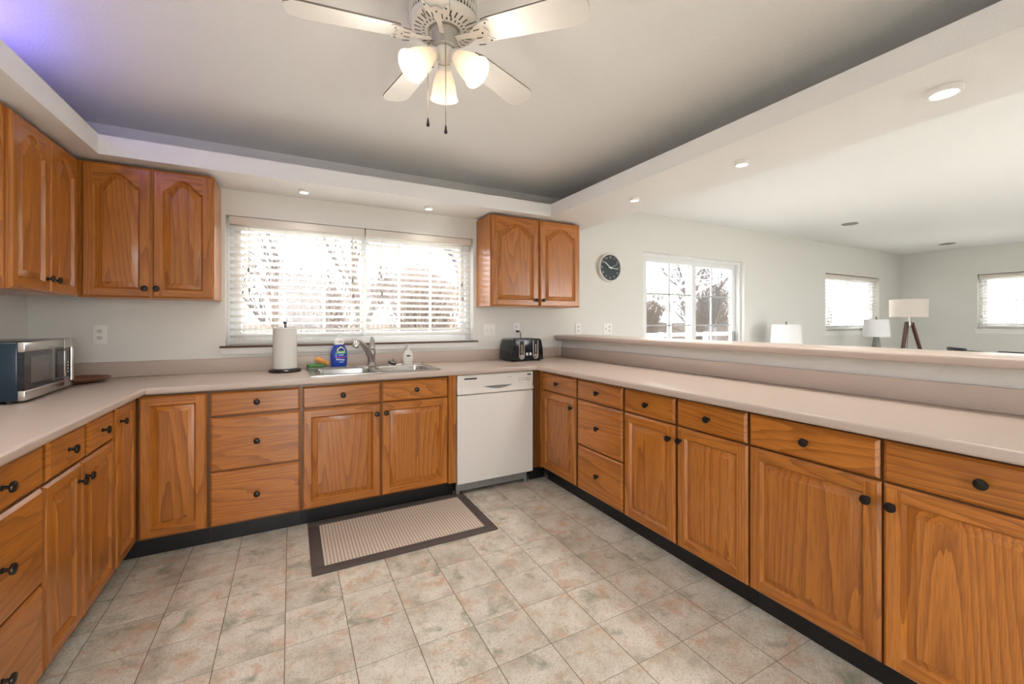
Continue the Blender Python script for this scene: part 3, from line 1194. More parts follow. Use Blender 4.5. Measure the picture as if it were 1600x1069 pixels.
# dish soap
ds = thing('dish_soap_bottle', 'blue dish soap bottle with white cap on the sink ledge, left of the faucet', 'soap bottle', (0.315, 3.335, 0.9255), 0.35)
K = 0.62
mb = MB(); mb.lathe([(0, 0), (0.050, 0), (0.056, 0.006), (0.061, 0.05), (0.0615, 0.09), (0.056, 0.125), (0.044, 0.150), (0.034, 0.166), (0, 0.166)], 32, sy=K); mb.build('bottle', LBLUE, ds)
mb = MB(); mb.lathe([(0.0345, 0.165), (0.036, 0.172), (0.033, 0.196), (0.026, 0.205), (0.014, 0.212), (0.012, 0.236), (0.016, 0.240), (0.013, 0.252), (0, 0.255)], 24, sy=K); mb.build('cap', CAPW, ds)


def wrap(mb, pts, m, lift=0.0012):
    """flat label polygon wrapped on the elliptical bottle front; pts (arc x, z)"""
    prof = [(0, 0.050), (0.006, 0.056), (0.05, 0.061), (0.09, 0.0615), (0.125, 0.056), (0.150, 0.044), (0.166, 0.0345), (0.196, 0.034), (0.21, 0.026)]
    vs = []
    for x, z in pts:
        for (z0, r0), (z1, r1) in zip(prof, prof[1:]):
            if z0 <= z <= z1:
                R = r0 + (r1 - r0) * (z - z0) / (z1 - z0)
        a = x / R
        vs.append(mb.bm.verts.new(((R + lift) * math.sin(a), -(R + lift) * K * math.cos(a) - lift, z)))
    f = mb.bm.faces.new(vs)
    f.material_index = m


mb = MB()
def strip(x0, x1, f0, f1, m, n=12, lift=0.0012):
    for i in range(n):
        a, b = x0 + (x1 - x0) * i / n, x0 + (x1 - x0) * (i + 1) / n
        wrap(mb, [(a, f0(a)), (b, f0(b)), (b, f1(b)), (a, f1(a))], m, lift)
strip(-0.044, 0.044, lambda x: 0.112, lambda x: 0.160 - 0.5 * abs(x) - 4 * x * x, 0)
strip(-0.030, 0.030, lambda x: 0.118, lambda x: 0.152 - 0.55 * abs(x) - 4 * x * x, 1, lift=0.0016)
strip(-0.024, 0.024, lambda x: 0.121, lambda x: 0.143 - 0.5 * abs(x) - 4 * x * x, 0, lift=0.002)
strip(-0.036, 0.036, lambda x: 0.098 + 3 * x * x, lambda x: 0.121 - 4 * x * x, 2, lift=0.0024)
for k in range(5):
    c = -0.022 + k * 0.011
    strip(c - 0.0035, c + 0.0035, lambda x: 0.104, lambda x: 0.114, 1, 2, lift=0.003)
strip(-0.018, 0.018, lambda x: 0.084, lambda x: 0.094, 3, lift=0.0016)
strip(-0.046, 0.046, lambda x: 0.069 + 2 * x * x, lambda x: 0.074 + 2 * x * x, 4, lift=0.0016)
for k in range(6):
    c = -0.032 + k * 0.0105
    strip(c - 0.0036, c + 0.0036, lambda x: 0.050 - 0.12 * x, lambda x: 0.060 - 0.12 * x, 1, 2, lift=0.0016)
strip(-0.016, 0.016, lambda x: 0.034, lambda x: 0.042, 3, lift=0.0016)
mb.build('label', [LNAVY, LWHITE, LGREEN, LSKY, LPINK], ds)
mb = MB()
strip(-0.015, 0.015, lambda x: 0.184, lambda x: 0.190, 0, 6, lift=0.002)
mb.build('cap_logo', LPINK, ds)

# sponge tray
tr = thing('sponge_tray', 'grey sink tray under the dish soap bottle and the sponges', 'tray', (0.23, 3.322, 0.9212))
mb = MB()
mb.prism(rrect(-0.135, 0.135, -0.045, 0.050, 0.012), 0, 0.004, 'z')
pp = [(p[0], p[1], 0.006) for p in rrect(-0.132, 0.132, -0.042, 0.047, 0.012)]
mb.tube(pp + [pp[0]], 0.004, 6)
mb.build('tray', GREYM, tr)
mb = MB(); mb.box(-0.055, 0.055, -0.034, 0.034, 0, 0.024, bev=.008, seg=3)
tag(mb.build('scrub_sponge', GREENS, None, (0.158, 3.318, 0.9315), (0, 0, 0.1)), 'green scrub sponge lying flat in the sink tray', 'sponge')
mb = MB(); mb.tube([(-0.052, 0, 0), (-0.035, 0, 0.003), (-0.01, 0, 0.002), (0.015, 0, 0), (0.035, 0, 0), (0.05, 0, 0)], [0.012, 0.022, 0.021, 0.016, 0.019, 0.010], 12)
tag(mb.build('yellow_sponge', ORANGE, None, (0.200, 3.327, 0.9705), (0, 0.36, -0.15)), 'orange sponge leaning on the green one beside the dish soap', 'sponge')

# paper towel
pt = thing('paper_towel_holder', 'white paper towel roll on a black upright holder, left of the sink', 'paper towel', (-0.035, 3.285, 0.9145))
mb = MB(); mb.lathe([(0, 0), (0.098, 0), (0.101, 0.005), (0.101, 0.013), (0.094, 0.019), (0.02, 0.021), (0, 0.021)], 40); mb.build('base', BLACKP, pt)
mb = MB(); mb.lathe([(0.006, 0.020), (0.006, 0.318), (0.004, 0.322), (0.009, 0.330), (0.0125, 0.340), (0.009, 0.345), (0, 0.346)], 14); mb.build('post', BLACKP, pt)
mb = MB(); mb.lathe([(0.020, 0.0225), (0.070, 0.0225), (0.0735, 0.026), (0.0735, 0.300), (0.070, 0.303), (0.020, 0.303), (0.020, 0.0225)], 40, caps=False); mb.build('paper_roll', PAPER, pt)

# ------------------------------------------------------------------ dishwasher
dw = thing('dishwasher', 'white built-in dishwasher at the right end of the sink run', 'dishwasher', (1.054, 2.846, 0))
DWW = 0.628
mb = MB(); mb.box(0.004, DWW - 0.004, 0.012, 0.56, 0.10, 0.872); mb.build('tub', GREYM, dw)
mb = MB(); mb.box(0, DWW, -0.012, 0.012, 0.088, 0.726, bev=.006, seg=3); mb.build('door', APPL, dw)
mb = MB()
mb.prism([(0.012, 0.731), (-0.014, 0.731), (-0.019, 0.737), (-0.018, 0.752), (-0.008, 0.770), (-0.010, 0.785), (-0.014, 0.866), (-0.008, 0.872), (0.012, 0.872)], 0, DWW, 'x', bev=.002)
cp = mb.build('control_panel', APPL, dw)
# scooped handle: dark crescent recess and its pale lip
mb = MB()
n = 18
up = [(0.20 + 0.25 * i / n, 0.781 + 0.003 * math.sin(PI * i / n)) for i in range(n + 1)]
lo = [(0.20 + 0.25 * i / n, 0.781 - 0.021 * math.sin(PI * i / n)) for i in range(n + 1)]
mb.prism(lo + up[-2:0:-1], -0.0155, -0.0075, 'y', m=0)
mb.tube([(x, -0.0155, z - 0.002) for x, z in lo], 0.0035, 6, m=1)
mb.build('handle', [GREYM, APPL], dw)
mb = MB(); mb.box(0.052, 0.150, -0.0150, -0.0125, 0.838, 0.849); mb.build('badge', plain('badge_dark', srgb(58, 56, 54), 0.4), dw)
BTD = plain('button_dark', srgb(60, 58, 56), 0.4)
BTP = plain('button_pale', srgb(178, 178, 182), 0.4)
mb = MB(); mb.lathe([(0.010, 0), (0.010, 0.002), (0, 0.002)], 14, Matrix.Translation((0.592, -0.0118, 0.849)) @ Matrix.Rotation(PI / 2, 4, 'X'), sx=2.0, sy=0.62)
mb.build('emblem', BTD, cp)
for i in range(6):
    for j in range(2):
        mb = MB(); mb.box(0.50 + i * 0.018, 0.508 + i * 0.018, -0.0148, -0.0118, 0.806 + j * 0.014, 0.811 + j * 0.014)
        mb.build('button', BTP if i < 4 else BTD, cp)
mb = MB(); mb.box(0.40, 0.44, -0.0148, -0.0122, 0.838, 0.841); mb.build('panel_mark', BTP, cp)
mb = MB()
mb.box(0.0, DWW - 0.045, 0.018, 0.03, 0.028, 0.086, bev=.002)
for x in (0.01, DWW - 0.06):
    mb.box(x - 0.008, x + 0.018, 0.016, 0.03, 0.0005, 0.086, bev=.002)
mb.build('kick_plate', GREYM, dw)

# ------------------------------------------------------------------ toaster
ts = thing('toaster', 'black four-slice toaster with two chrome lever slots, on the worktop corner', 'toaster', (1.662, 3.165, 0.9145), 0.05)
TW, TD, TH = 0.335, 0.205, 0.195
mb = MB()
mb.prism([(0, 0.012), (0.006, 0.008), (TW - 0.006, 0.008), (TW, 0.012), (TW - 0.006, TH * 0.6), (TW - 0.022, TH - 0.012), (TW - 0.04, TH), (0.04, TH), (0.022, TH - 0.012), (0.006, TH * 0.6)], 0, TD, 'y', bev=.006, seg=3)
mb.build('body', BLACKG, ts)
mb = MB()
for k in range(4):
    mb.box(0.065 + k * 0.056, 0.089 + k * 0.056, 0.03, TD - 0.03, TH - 0.006, TH + 0.0012)
mb.build('slots', SLOT, ts)
for cx in (0.105, 0.250):
    mb = MB()
    pts = [(cx + 0.024 * math.cos(a), 0.045 + 0.024 * math.sin(a)) for a in [PI + PI * i / 10 for i in range(11)]] + [(cx + 0.024, TH - 0.016), (cx - 0.024, TH - 0.016)]
    pts3 = [(p[0], -0.002, p[1]) for p in pts]
    mb.tube(pts3 + [pts3[0]], 0.0055, 8)
    sf = mb.build('lever_trim', CHROME, ts)
    mb = MB(); mb.box(cx - 0.014, cx + 0.014, -0.003, 0.001, 0.07, TH - 0.02); mb.box(cx - 0.006, cx + 0.006, -0.0045, -0.0025, 0.07, TH - 0.05, m=1); mb.build('lever_slot', [SLOT, CHROME], sf)
    mb = MB(); mb.lathe([(0.017, 0), (0.017, 0.006), (0.013, 0.010), (0, 0.010)], 18, Matrix.Translation((cx, 0, 0.046)) @ Matrix.Rotation(PI / 2, 4, 'X')); mb.build('dial', CHROME, ts)
for cx in (0.160, 0.196):
    mb = MB()
    mb.box(cx - 0.010, cx + 0.010, -0.004, 0.001, 0.050, 0.074, bev=.002)
    mb.build('button', PLATE, ts)
for x in (0.03, TW - 0.03):
    for y in (0.03, TD - 0.03):
        mb = MB()
        mb.lathe([(0.010, 0), (0.010, 0.009), (0, 0.009)], 10, Matrix.Translation((x, y, 0)))
        mb.build('foot', BLACKP, ts)

# ------------------------------------------------------------------ microwave
mw = thing('microwave', 'stainless and black microwave oven on the left worktop', 'microwave', (-1.000, 2.508, 0.9145), PI / 2 + 0.055)
MW_, MD_, MH0, MH1 = 0.545, 0.275, 0.012, 0.258
mb = MB(); mb.box(0.0, MW_, 0.008, MD_, MH0, MH1, bev=.005); mb.build('casing', BLUEREFL, mw)
for x in (0.03, MW_ - 0.03):
    for y in (0.04, MD_ - 0.03):
        mb = MB()
        mb.lathe([(0.013, 0), (0.013, MH0 + 0.002), (0, MH0 + 0.002)], 12, Matrix.Translation((x, y, 0)))
        mb.build('foot', BLACKP, mw)
mb = MB(); DOORW = 0.415
mb.box(0.0, DOORW, -0.014, 0.008, MH0, MH0 + 0.042, bev=.003)
mb.box(0.0, DOORW, -0.014, 0.008, MH1 - 0.042, MH1, bev=.003)
dr = mb.build('door', STEEL, mw)
mb = MB(); mb.box(0.0, DOORW, -0.0125, 0.008, MH0 + 0.042, MH1 - 0.042); mb.build('door_glass', BLACKG, dr)
mb = MB(); mb.box(0.055, 0.285, -0.0132, -0.012, MH0 + 0.066, MH1 - 0.064); mb.build('viewing_window', plain('microwave_mesh_window', (0.10, 0.095, 0.09, 1), 0.15), dr)
mb = MB()
hx = DOORW - 0.014
mb.tube([(hx, -0.042, MH0 + 0.040), (hx, -0.042, MH1 - 0.040)], 0.0085, 12)
for z in (MH0 + 0.052, MH1 - 0.052):
    mb.tube([(hx, -0.013, z), (hx, -0.042, z)], 0.006, 8)
mb.build('handle', STEEL, dr)
mb = MB(); mb.box(DOORW + 0.002, MW_, -0.014, 0.008, MH0, MH1, bev=.003); pn = mb.build('control_panel', STEEL, mw)
mb = MB(); mb.box(DOORW + 0.022, MW_ - 0.035, -0.0150, -0.012, MH0 + 0.05, MH1 - 0.045); mb.build('display', BLACKG, pn)
for i in range(3):
    for j in range(4):
        mb = MB()
        mb.box(DOORW + 0.035 + i * 0.018, DOORW + 0.043 + i * 0.018, -0.0158, -0.0145, MH0 + 0.075 + j * 0.016, MH0 + 0.081 + j * 0.016)
        mb.build('button', PLATE, pn)

# wooden plate
mb = MB(); mb.lathe([(0, 0), (0.095, 0), (0.105, 0.004), (0.150, 0.020), (0.156, 0.026), (0.150, 0.0275), (0.128, 0.019), (0.120, 0.014), (0, 0.013)], 48)
tag(mb.build('serving_plate', WOODP, None, (-1.080, 3.232, 0.9145)), 'round brown wooden plate on the corner of the worktop behind the microwave', 'plate')

# ------------------------------------------------------------------ floor mat
fm = thing('floor_mat', 'beige ribbed floor mat with dark taupe border in front of the sink', 'mat', (0.602, 2.586, 0.0))
mx, my, bw = 0.510, 0.302, 0.062
mb = MB()
mb.box(-mx, mx, -my, -my + bw, 0.0005, 0.010, bev=.003)
mb.box(-mx, mx, my - bw, my, 0.0005, 0.010, bev=.003)
mb.box(-mx, -mx + bw, -my + bw, my - bw, 0.0005, 0.010, bev=.003)
mb.box(mx - bw, mx, -my + bw, my - bw, 0.0005, 0.010, bev=.003)
mb.build('border', MATB, fm)
mb = MB(); mb.box(-mx + bw, mx - bw, -my + bw, my - bw, 0.0005, 0.0085); mb.build('woven_panel', WEAVE, fm)
for o in list(fm.children):
    o.rotation_euler = (0, 0, 0)


# ------------------------------------------------------------------ outlets, switches
def duplex(mb, x, dz=0.0):
    for z in (0.0205, -0.0205):
        mb.prism(rrect(x - 0.0155, x + 0.0155, z - 0.0135, z + 0.0135, 0.012, 4), -0.0085, -0.004, 'y', m=1)
        for sx in (-0.006, 0.006):
            mb.box(x + sx - 0.0014, x + sx + 0.0014, -0.0092, -0.008, z - 0.001, z + 0.008, m=2)
        mb.lathe([(0.0025, 0), (0.0025, 0.001), (0, 0.001)], 8, Matrix.Translation((x, -0.0083, z - 0.007)) @ Matrix.Rotation(PI / 2, 4, 'X'), m=2)


def plate(name, label, cat, x, z, w, gangs, h=0.114):
    o = thing(name, label, cat, (x, YW - 0.0005, z))
    mb = MB(); mb.box(-w / 2, w / 2, -0.006, 0, -h / 2, h / 2, bev=.003); mb.build('cover_plate', PLATE, o)
    for gx, kind in gangs:
        mb = MB()
        if kind == 'outlet':
            duplex(mb, gx)
            mb.build('receptacle', [PLATE, SOCK, SLOT], o)
        else:
            mb.box(gx - 0.006, gx + 0.006, -0.010, -0.005, -0.012, 0.012, m=0, bev=.001)
            mb.box(gx - 0.004, gx + 0.004, -0.018, -0.008, -0.001, 0.009, m=1, bev=.001)
            mb.build('switch_toggle', [SOCK, PLATE], o)
    return o


plate('wall_outlet', 'white duplex outlet on the back wall above the wooden plate', 'outlet', -1.032, 1.180, 0.072, [(0, 'outlet')])
plate('light_switch', 'double light switch between the sink window and the toaster', 'light switch', 1.583, 1.180, 0.118, [(-0.023, 'switch'), (0.023, 'switch')])
plate('wall_outlet', 'white outlet behind the toaster with a black plug in it', 'outlet', 1.862, 1.190, 0.072, [(0, 'outlet')])
plate('wall_outlet', 'small white wall plate just above the end of the bar', 'outlet', 2.572, 1.186, 0.072, [(0, 'outlet')])
plate('light_switch', 'double white wall plate above the bar, below and right of the clock', 'light switch', 2.955, 1.184, 0.118, [(-0.023, 'switch'), (0.023, 'outlet')])
pc = thing('power_cord', 'black toaster plug and cord hanging from the outlet behind it', 'power cord', (1.862, YW - 0.010, 1.169))
mb = MB(); mb.box(-0.012, 0.012, -0.026, -0.0005, -0.010, 0.010, bev=.004); mb.build('plug', BLACKP, pc)
mb = MB(); mb.tube([(0, -0.024, 0), (0.008, -0.036, 0.002), (0.018, -0.038, -0.015), (0.024, -0.034, -0.06), (0.024, -0.03, -0.13), (0.012, -0.028, -0.20), (-0.02, -0.03, -0.238), (-0.06, -0.035, -0.2475)], 0.0035, 8); mb.build('cord', BLACKP, pc)

# ------------------------------------------------------------------ clock
ck = thing('wall_clock', 'round wall clock with dark face and white rim, right of the wall cabinet', 'clock', (2.965, YW - 0.0005, 1.826))
MY = Matrix.Rotation(PI / 2, 4, 'X')
mb = MB(); mb.lathe([(0.142, 0), (0.150, 0.004), (0.152, 0.034), (0.147, 0.044), (0.138, 0.044), (0.134, 0.036), (0.134, 0.030), (0, 0.030)], 56, MY, caps=False); mb.build('rim', plain('clock_rim_white', srgb(232, 226, 220), 0.35), ck)
mb = MB(); mb.lathe([(0.134, 0.030), (0.134, 0.032), (0, 0.032)], 48, MY); fc = mb.build('face', plain('clock_face_dark', srgb(44, 56, 62), 0.4), ck)
mb = MB()
for h in range(1, 13):
    a = PI / 2 - h * PI / 6
    mb.text(str(h), 0.034, Matrix.Translation((0.108 * math.cos(a), -0.0328, 0.108 * math.sin(a))) @ MY)
mb.build('numerals', plain('clock_numeral_pale', srgb(206, 212, 212), 0.5), fc)


def hand(ang, ln, w, tail, mat, y):
    mb = MB()
    M = Matrix.Translation((0, y, 0)) @ Matrix.Rotation(ang, 4, 'Y')
    mb.box(-w / 2, w / 2, -0.001, 0.001, -tail, ln, M=M)
    return mb.build('hand', mat, ck)


HW = plain('clock_hand_white', srgb(236, 240, 240), 0.4)
hand(math.radians(-52), 0.086, 0.009, 0.022, HW, -0.0352)
hand(math.radians(97), 0.100, 0.0075, 0.022, HW, -0.0372)
hand(math.radians(68), 0.092, 0.003, 0.02, HW, -0.0392)
mb = MB(); mb.lathe([(0.008, 0.031), (0.008, 0.042), (0, 0.042)], 14, MY); mb.build('hub', HW, ck)

# ------------------------------------------------------------------ downlights
def downlight(x, y, z, r, lit, label, power=0, group=None):
    o = thing('recessed_downlight', label, 'downlight', (x, y, z - 0.0005), group=group)
    if lit:
        mb = MB(); mb.lathe([(r, 0), (r, -0.004), (r * 0.93, -0.018), (r * 0.82, -0.021), (r * 0.74, -0.019), (r * 0.74, -0.012), (0, -0.012)], 32, caps=False); mb.build('trim_ring', WHITE, o)
        mb = MB(); mb.lathe([(r * 0.72, -0.012), (r * 0.70, -0.0165), (0, -0.0175)], 28, caps=False); mb.build('lens', PUCK, o)
        d = bpy.data.lights.new('soffit_spot', 'SPOT')
        d.energy = power
        d.color = (1, 0.93, 0.85)
        d.spot_size = math.radians(125)
        d.spot_blend = 0.8
        d.shadow_soft_size = 0.12
        l = bpy.data.objects.new('soffit_spot', d)
        C.objects.link(l)
        l.location = (0, 0, -0.03)
        l.parent = o
    else:
        mb = MB(); mb.lathe([(r, 0), (r, -0.003), (r * 0.86, -0.005), (r * 0.84, -0.001), (0, -0.001)], 32, caps=False); mb.build('trim_ring', plain('unlit_downlight', srgb(122, 114, 100), 0.5), o)
    return o


GL = 'small round downlights under the soffit'
downlight(0.081, 3.229, SB, 0.036, True, 'lit downlight in the soffit above the left half of the sink window', 11, GL)
downlight(0.967, 3.244, SB, 0.036, True, 'lit downlight in the soffit above the right half of the sink window', 11, GL)
downlight(2.240, 2.311, SB, 0.037, True, 'lit downlight on the long beam near the clock wall', 20, GL)
downlight(2.268, 1.498, SB, 0.040, True, 'middle lit downlight on the long beam above the bar', 20, GL)
downlight(2.262, 0.662, SB, 0.056, True, 'largest lit downlight on the long beam, nearest the camera', 20, GL)
downlight(6.12, 2.637, CZ, 0.085, False, 'unlit round downlight in the living room ceiling, nearer the patio door')
downlight(9.02, 2.605, CZ, 0.095, False, 'unlit round downlight in the living room ceiling by the far corner')

# ------------------------------------------------------------------ ceiling fan
FX, FY = 0.4926, 1.460
fan = thing('ceiling_fan', 'white five-blade ceiling fan with three lit glass shades', 'ceiling fan', (FX, FY, CZ))
BZ = 2.272 - CZ
mb = MB()
mb.lathe([(0.095, -0.0005), (0.105, -0.02), (0.118, -0.035), (0.122, -0.045), (0.122, -0.050), (0.110, -0.052), (0.110, -0.126), (0.124, -0.128),
          (0.126, -0.138), (0.122, -0.146), (0.112, -0.152), (0.062, -0.164), (0.055, -0.160), (0.050, -0.150), (0, -0.150)], 64, caps=False)
mb.build('motor_housing', FANW, fan)
mb = MB()
for k in range(60):
    for s in (-1, 1):
        a0, a1 = 2 * PI * k / 60, 2 * PI * (k + 0.5 * s) / 60
        am = a0 * 0.25 + a1 * 0.75
        mb.tube([(0.1215 * math.cos(a0), 0.1215 * math.sin(a0), -0.050), (0.1245 * math.cos(a1), 0.1245 * math.sin(a1), -0.088), (0.1235 * math.cos(a0), 0.1235 * math.sin(a0), -0.127)], 0.0022, 5)
mb.build('vent_lattice', FANW, fan)
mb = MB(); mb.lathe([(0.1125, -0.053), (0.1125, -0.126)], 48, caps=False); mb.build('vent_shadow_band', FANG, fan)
mb = MB()
for k in range(30):
    a = 2 * PI * k / 30
    def on(r):
        return -0.152 - (0.112 - r) / 0.050 * 0.012 - 0.0006
    M = Matrix.Rotation(a, 4, 'Z')
    for r0, r1, w, off in ((0.084, 0.106, 0.0022, 0), (0.070, 0.078, 0.0022, PI / 30)):
        M2 = Matrix.Rotation(a + off, 4, 'Z')
        vs = [mb.bm.verts.new(M2 @ Vector((r, s * w, on(r)))) for r, s in ((r0, -1), (r1, -1.3), (r1, 1.3), (r0, 1))]
        mb.bm.faces.new(vs)
mb.build('vent_slots', FANG, fan)
mb = MB(); mb.lathe([(0.052, -0.150), (0.052, -0.168), (0.046, -0.172), (0.0445, -0.176), (0.0445, -0.218), (0.040, -0.224), (0.034, -0.226)], 36); mb.build('switch_housing', FANS, fan)
mb = MB(); mb.lathe([(0.034, -0.226), (0.036, -0.236), (0.034, -0.252), (0.024, -0.266), (0.010, -0.274), (0, -0.276)], 32, caps=False); mb.build('light_fitter', FANW, fan)

blade0 = None


def blade_mesh():
    mb = MB()
    n = 14
    r0, r1 = 0.155, 0.520
    pts = [(r0, -0.043), (r0 + 0.02, -0.047)]
    pts += [(r1 - 0.055, -0.060), (r1 - 0.030, -0.057), (r1 - 0.018, -0.046), (r1 - 0.006, -0.040), (r1, -0.022), (r1 + 0.001, 0.0)]
    full = pts + [(x, -y) for x, y in reversed(pts[:-1])]
    mb.prism(full, -0.003, 0.003, 'z')
    for f in mb.bm.faces:
        f.material_index = 0 if abs(f.normal.z) > 0.5 else 1
    return mb


def iron_mesh():
    mb = MB()
    half = [(0.046, 0.009), (0.080, 0.008), (0.105, 0.010), (0.122, 0.024), (0.150, 0.040), (0.178, 0.044), (0.186, 0.038), (0.172, 0.031), (0.160, 0.020), (0.166, 0.010), (0.172, 0.0)]
    full = half + [(x, -y) for x, y in reversed(half[:-1])]
    mb.prism(full, -0.010, -0.0045, 'z', bev=.0015, seg=1)
    for x0, x1, y in ((0.126, 0.152, 0.022), (0.122, 0.144, 0.008), (0.126, 0.152, -0.022), (0.122, 0.144, -0.008)):
        mb.box(x0, x1, y - 0.0018, y + 0.0018, -0.0108, -0.0098, m=1, M=Matrix.Rotation(y * 8, 4, 'Z'))
    for x, y in ((0.172, 0.036), (0.172, -0.036), (0.150, 0.0)):
        mb.lathe([(0.0035, -0.0115), (0.0035, -0.0098)], 8, Matrix.Translation((x, y, 0)), m=1)
    return mb


for k in range(5):
    a = math.radians(-45.7 + 72 * k)
    if blade0 is None:
        b = blade_mesh().build('blade', [FANB, FANE], fan)
        i = iron_mesh().build('blade_bracket', [FANW, FANG], b)
        blade0 = (b, i)
    else:
        b = blade0[0].copy(); C.objects.link(b); b.parent = fan
        i = blade0[1].copy(); C.objects.link(i); i.parent = b
    b.location = (0, 0, BZ + 0.012)
    b.rotation_euler = (math.radians(-11), 0, a)
    b.rotation_mode = 'XYZ'

for az in (71.4, 191.4, -48.6):
    a = math.radians(az)
    ca, sa = math.cos(a), math.sin(a)
    el = math.radians(43)
    dirv = Vector((ca * math.cos(el), sa * math.cos(el), -math.sin(el)))
    p0 = Vector((ca * 0.030, sa * 0.030, -0.240))
    p1 = p0 + dirv * 0.030
    mb = MB(); mb.lathe([(0.013, 0), (0.013, 0.012), (0.023, 0.016), (0.025, 0.036), (0.022, 0.038)], 20, aim(p0, dirv)); arm = mb.build('lamp_holder', FANW, fan)
    mb = MB(); mb.lathe([(0.024, 0.0), (0.027, 0.010), (0.036, 0.035), (0.043, 0.060), (0.047, 0.085), (0.050, 0.100), (0.055, 0.110), (0.0535, 0.110), (0.048, 0.099), (0.045, 0.085), (0.041, 0.060), (0.034, 0.035), (0.025, 0.010), (0.022, 0.0)], 32, aim(p1, dirv), caps=False)
    sh = mb.build('lamp_shade', FROST, fan)
    mb = MB(); mb.lathe([(0.012, 0.004), (0.014, 0.022), (0.024, 0.045), (0.029, 0.064), (0.025, 0.084), (0.014, 0.094), (0, 0.097)], 20, aim(p1, dirv)); mb.build('bulb', BULB, sh)
    d = bpy.data.lights.new('fan_bulb_light', 'POINT')
    d.energy = 1.7
    d.color = (1, 0.91, 0.80)
    d.shadow_soft_size = 0.03
    l = bpy.data.objects.new('fan_bulb_light', d); C.objects.link(l); l.parent = fan
    l.location = p1 + dirv * 0.135

# the two chains: one at the fitter, one at the switch housing
for (dx, dy, z0, z1) in ((-0.010, -0.046, -0.225, -0.520), (-0.064, -0.012, -0.215, -0.492)):
    mb = MB()
    mb.tube([(dx * 0.7, dy * 0.7, z0 + 0.004), (dx, dy, z0), (dx, dy, z0 - 0.02), (dx, dy, z1)], 0.0014, 6)
    mb.lathe([(0.0022, 0), (0.004, -0.012), (0.0045, -0.017), (0.006, -0.022), (0.0055, -0.028), (0, -0.030)], 10, Matrix.Translation((dx, dy, z1)), m=1)
    mb.build('pull_chain', [BRASS, BRONZE], fan)

# ------------------------------------------------------------------ living room
def table_lamp(name, label, x, y, ztop, shade_r0, shade_r1, shade_h, base_h, tz):
    o = thing(name, label, 'lamp', (x, y, tz))
    zt_ = ztop - tz
    zb = zt_ - shade_h
    mb = MB(); mb.lathe([(0, 0), (0.085, 0), (0.088, 0.015), (0.080, 0.05), (0.060, base_h * 0.45), (0.038, base_h * 0.8), (0.030, base_h), (0, base_h)], 32); mb.build('lamp_base', LAMPG, o)
    mb = MB(); mb.lathe([(0.010, base_h - 0.002), (0.010, zt_ + 0.012), (0, zt_ + 0.012)], 12); mb.lathe([(0.004, zt_ + 0.01), (0.010, zt_ + 0.024), (0.008, zt_ + 0.036), (0, zt_ + 0.04)], 12); mb.build('finial_rod', GREYM, o)
    mb = MB(); mb.lathe([(shade_r1, zb), (shade_r0, zt_), (shade_r0 - 0.003, zt_), (shade_r1 - 0.003, zb), (shade_r1, zb)], 40, caps=False)
    for q in range(3):
        a = q * 2 * PI / 3
        mb.tube([(0, 0, zt_ - 0.004), ((shade_r0 - 0.002) * math.cos(a), (shade_r0 - 0.002) * math.sin(a), zt_ - 0.004)], 0.002, 5)
    mb.build('lamp_shade', SHADEW, o)
    return o


def side_table(label, x, y, w, h):
    o = thing('side_table', label, 'table', (x, y, 0))
    mb = MB(); mb.box(-w / 2, w / 2, -w / 2, w / 2, h - 0.03, h, bev=.004); mb.build('table_top', WALNUT, o)
    for sx in (-1, 1):
        for sy in (-1, 1):
            mb = MB(); mb.box(sx * (w / 2 - 0.03) - 0.018, sx * (w / 2 - 0.03) + 0.018, sy * (w / 2 - 0.03) - 0.018, sy * (w / 2 - 0.03) + 0.018, 0.0005, h - 0.03); mb.build('leg', WALNUT, o)
    return o


side_table('walnut side table under the grey table lamp by the living room window', 7.38, 2.86, 0.5, 0.60)
side_table('walnut side table under the white-shaded lamp beside the patio door', 5.56, 3.08, 0.5, 0.60)
table_lamp('table_lamp', 'grey table lamp with white drum shade in front of the living room blind', 7.38, 2.86, 1.290, 0.138, 0.156, 0.245, 0.50, 0.6005)
table_lamp('table_lamp', 'white-shaded table lamp showing only its shade over the bar, right of the patio door', 5.56, 3.08, 1.222, 0.155, 0.176, 0.27, 0.45, 0.6005)

fl = thing('floor_lamp', 'tripod floor lamp with linen drum shade in the far corner', 'lamp', (8.15, 2.77, 0))
LT = 1.588
mb = MB(); mb.lathe([(0.216, LT - 0.262), (0.216, LT), (0.212, LT), (0.212, LT - 0.262), (0.216, LT - 0.262)], 48, caps=False); mb.build('lamp_shade', SHADEL, fl)
mb = MB(); mb.lathe([(0.012, 1.20), (0.012, LT - 0.03), (0, LT - 0.03)], 12)
mb.lathe([(0.02, 1.195), (0.045, 1.20), (0.045, 1.262), (0.02, 1.268)], 18)
for q in range(3):
    a = q * 2 * PI / 3
    mb.tube([(0, 0, LT - 0.04), (0.213 * math.cos(a), 0.213 * math.sin(a), LT - 0.012)], 0.003, 5)
mb.build('lamp_stem', NICKEL, fl)
for q in range(3):
    a = math.radians(-71.2) + q * 2 * PI / 3
    mb = MB(); mb.tube([(0.04 * math.cos(a), 0.04 * math.sin(a), 1.25), (0.30 * math.cos(a), 0.30 * math.sin(a), 0.022)], 0.026, 8, r1=0.020); mb.build('leg', WALNUT, fl)
mb = MB(); mb.tube([(0.0, 0.0, 1.21), (0.01, 0.02, 0.9), (0.03, 0.02, 0.4), (0.05, 0.04, 0.01)], 0.006, 6); mb.build('cord', GREYM, fl)


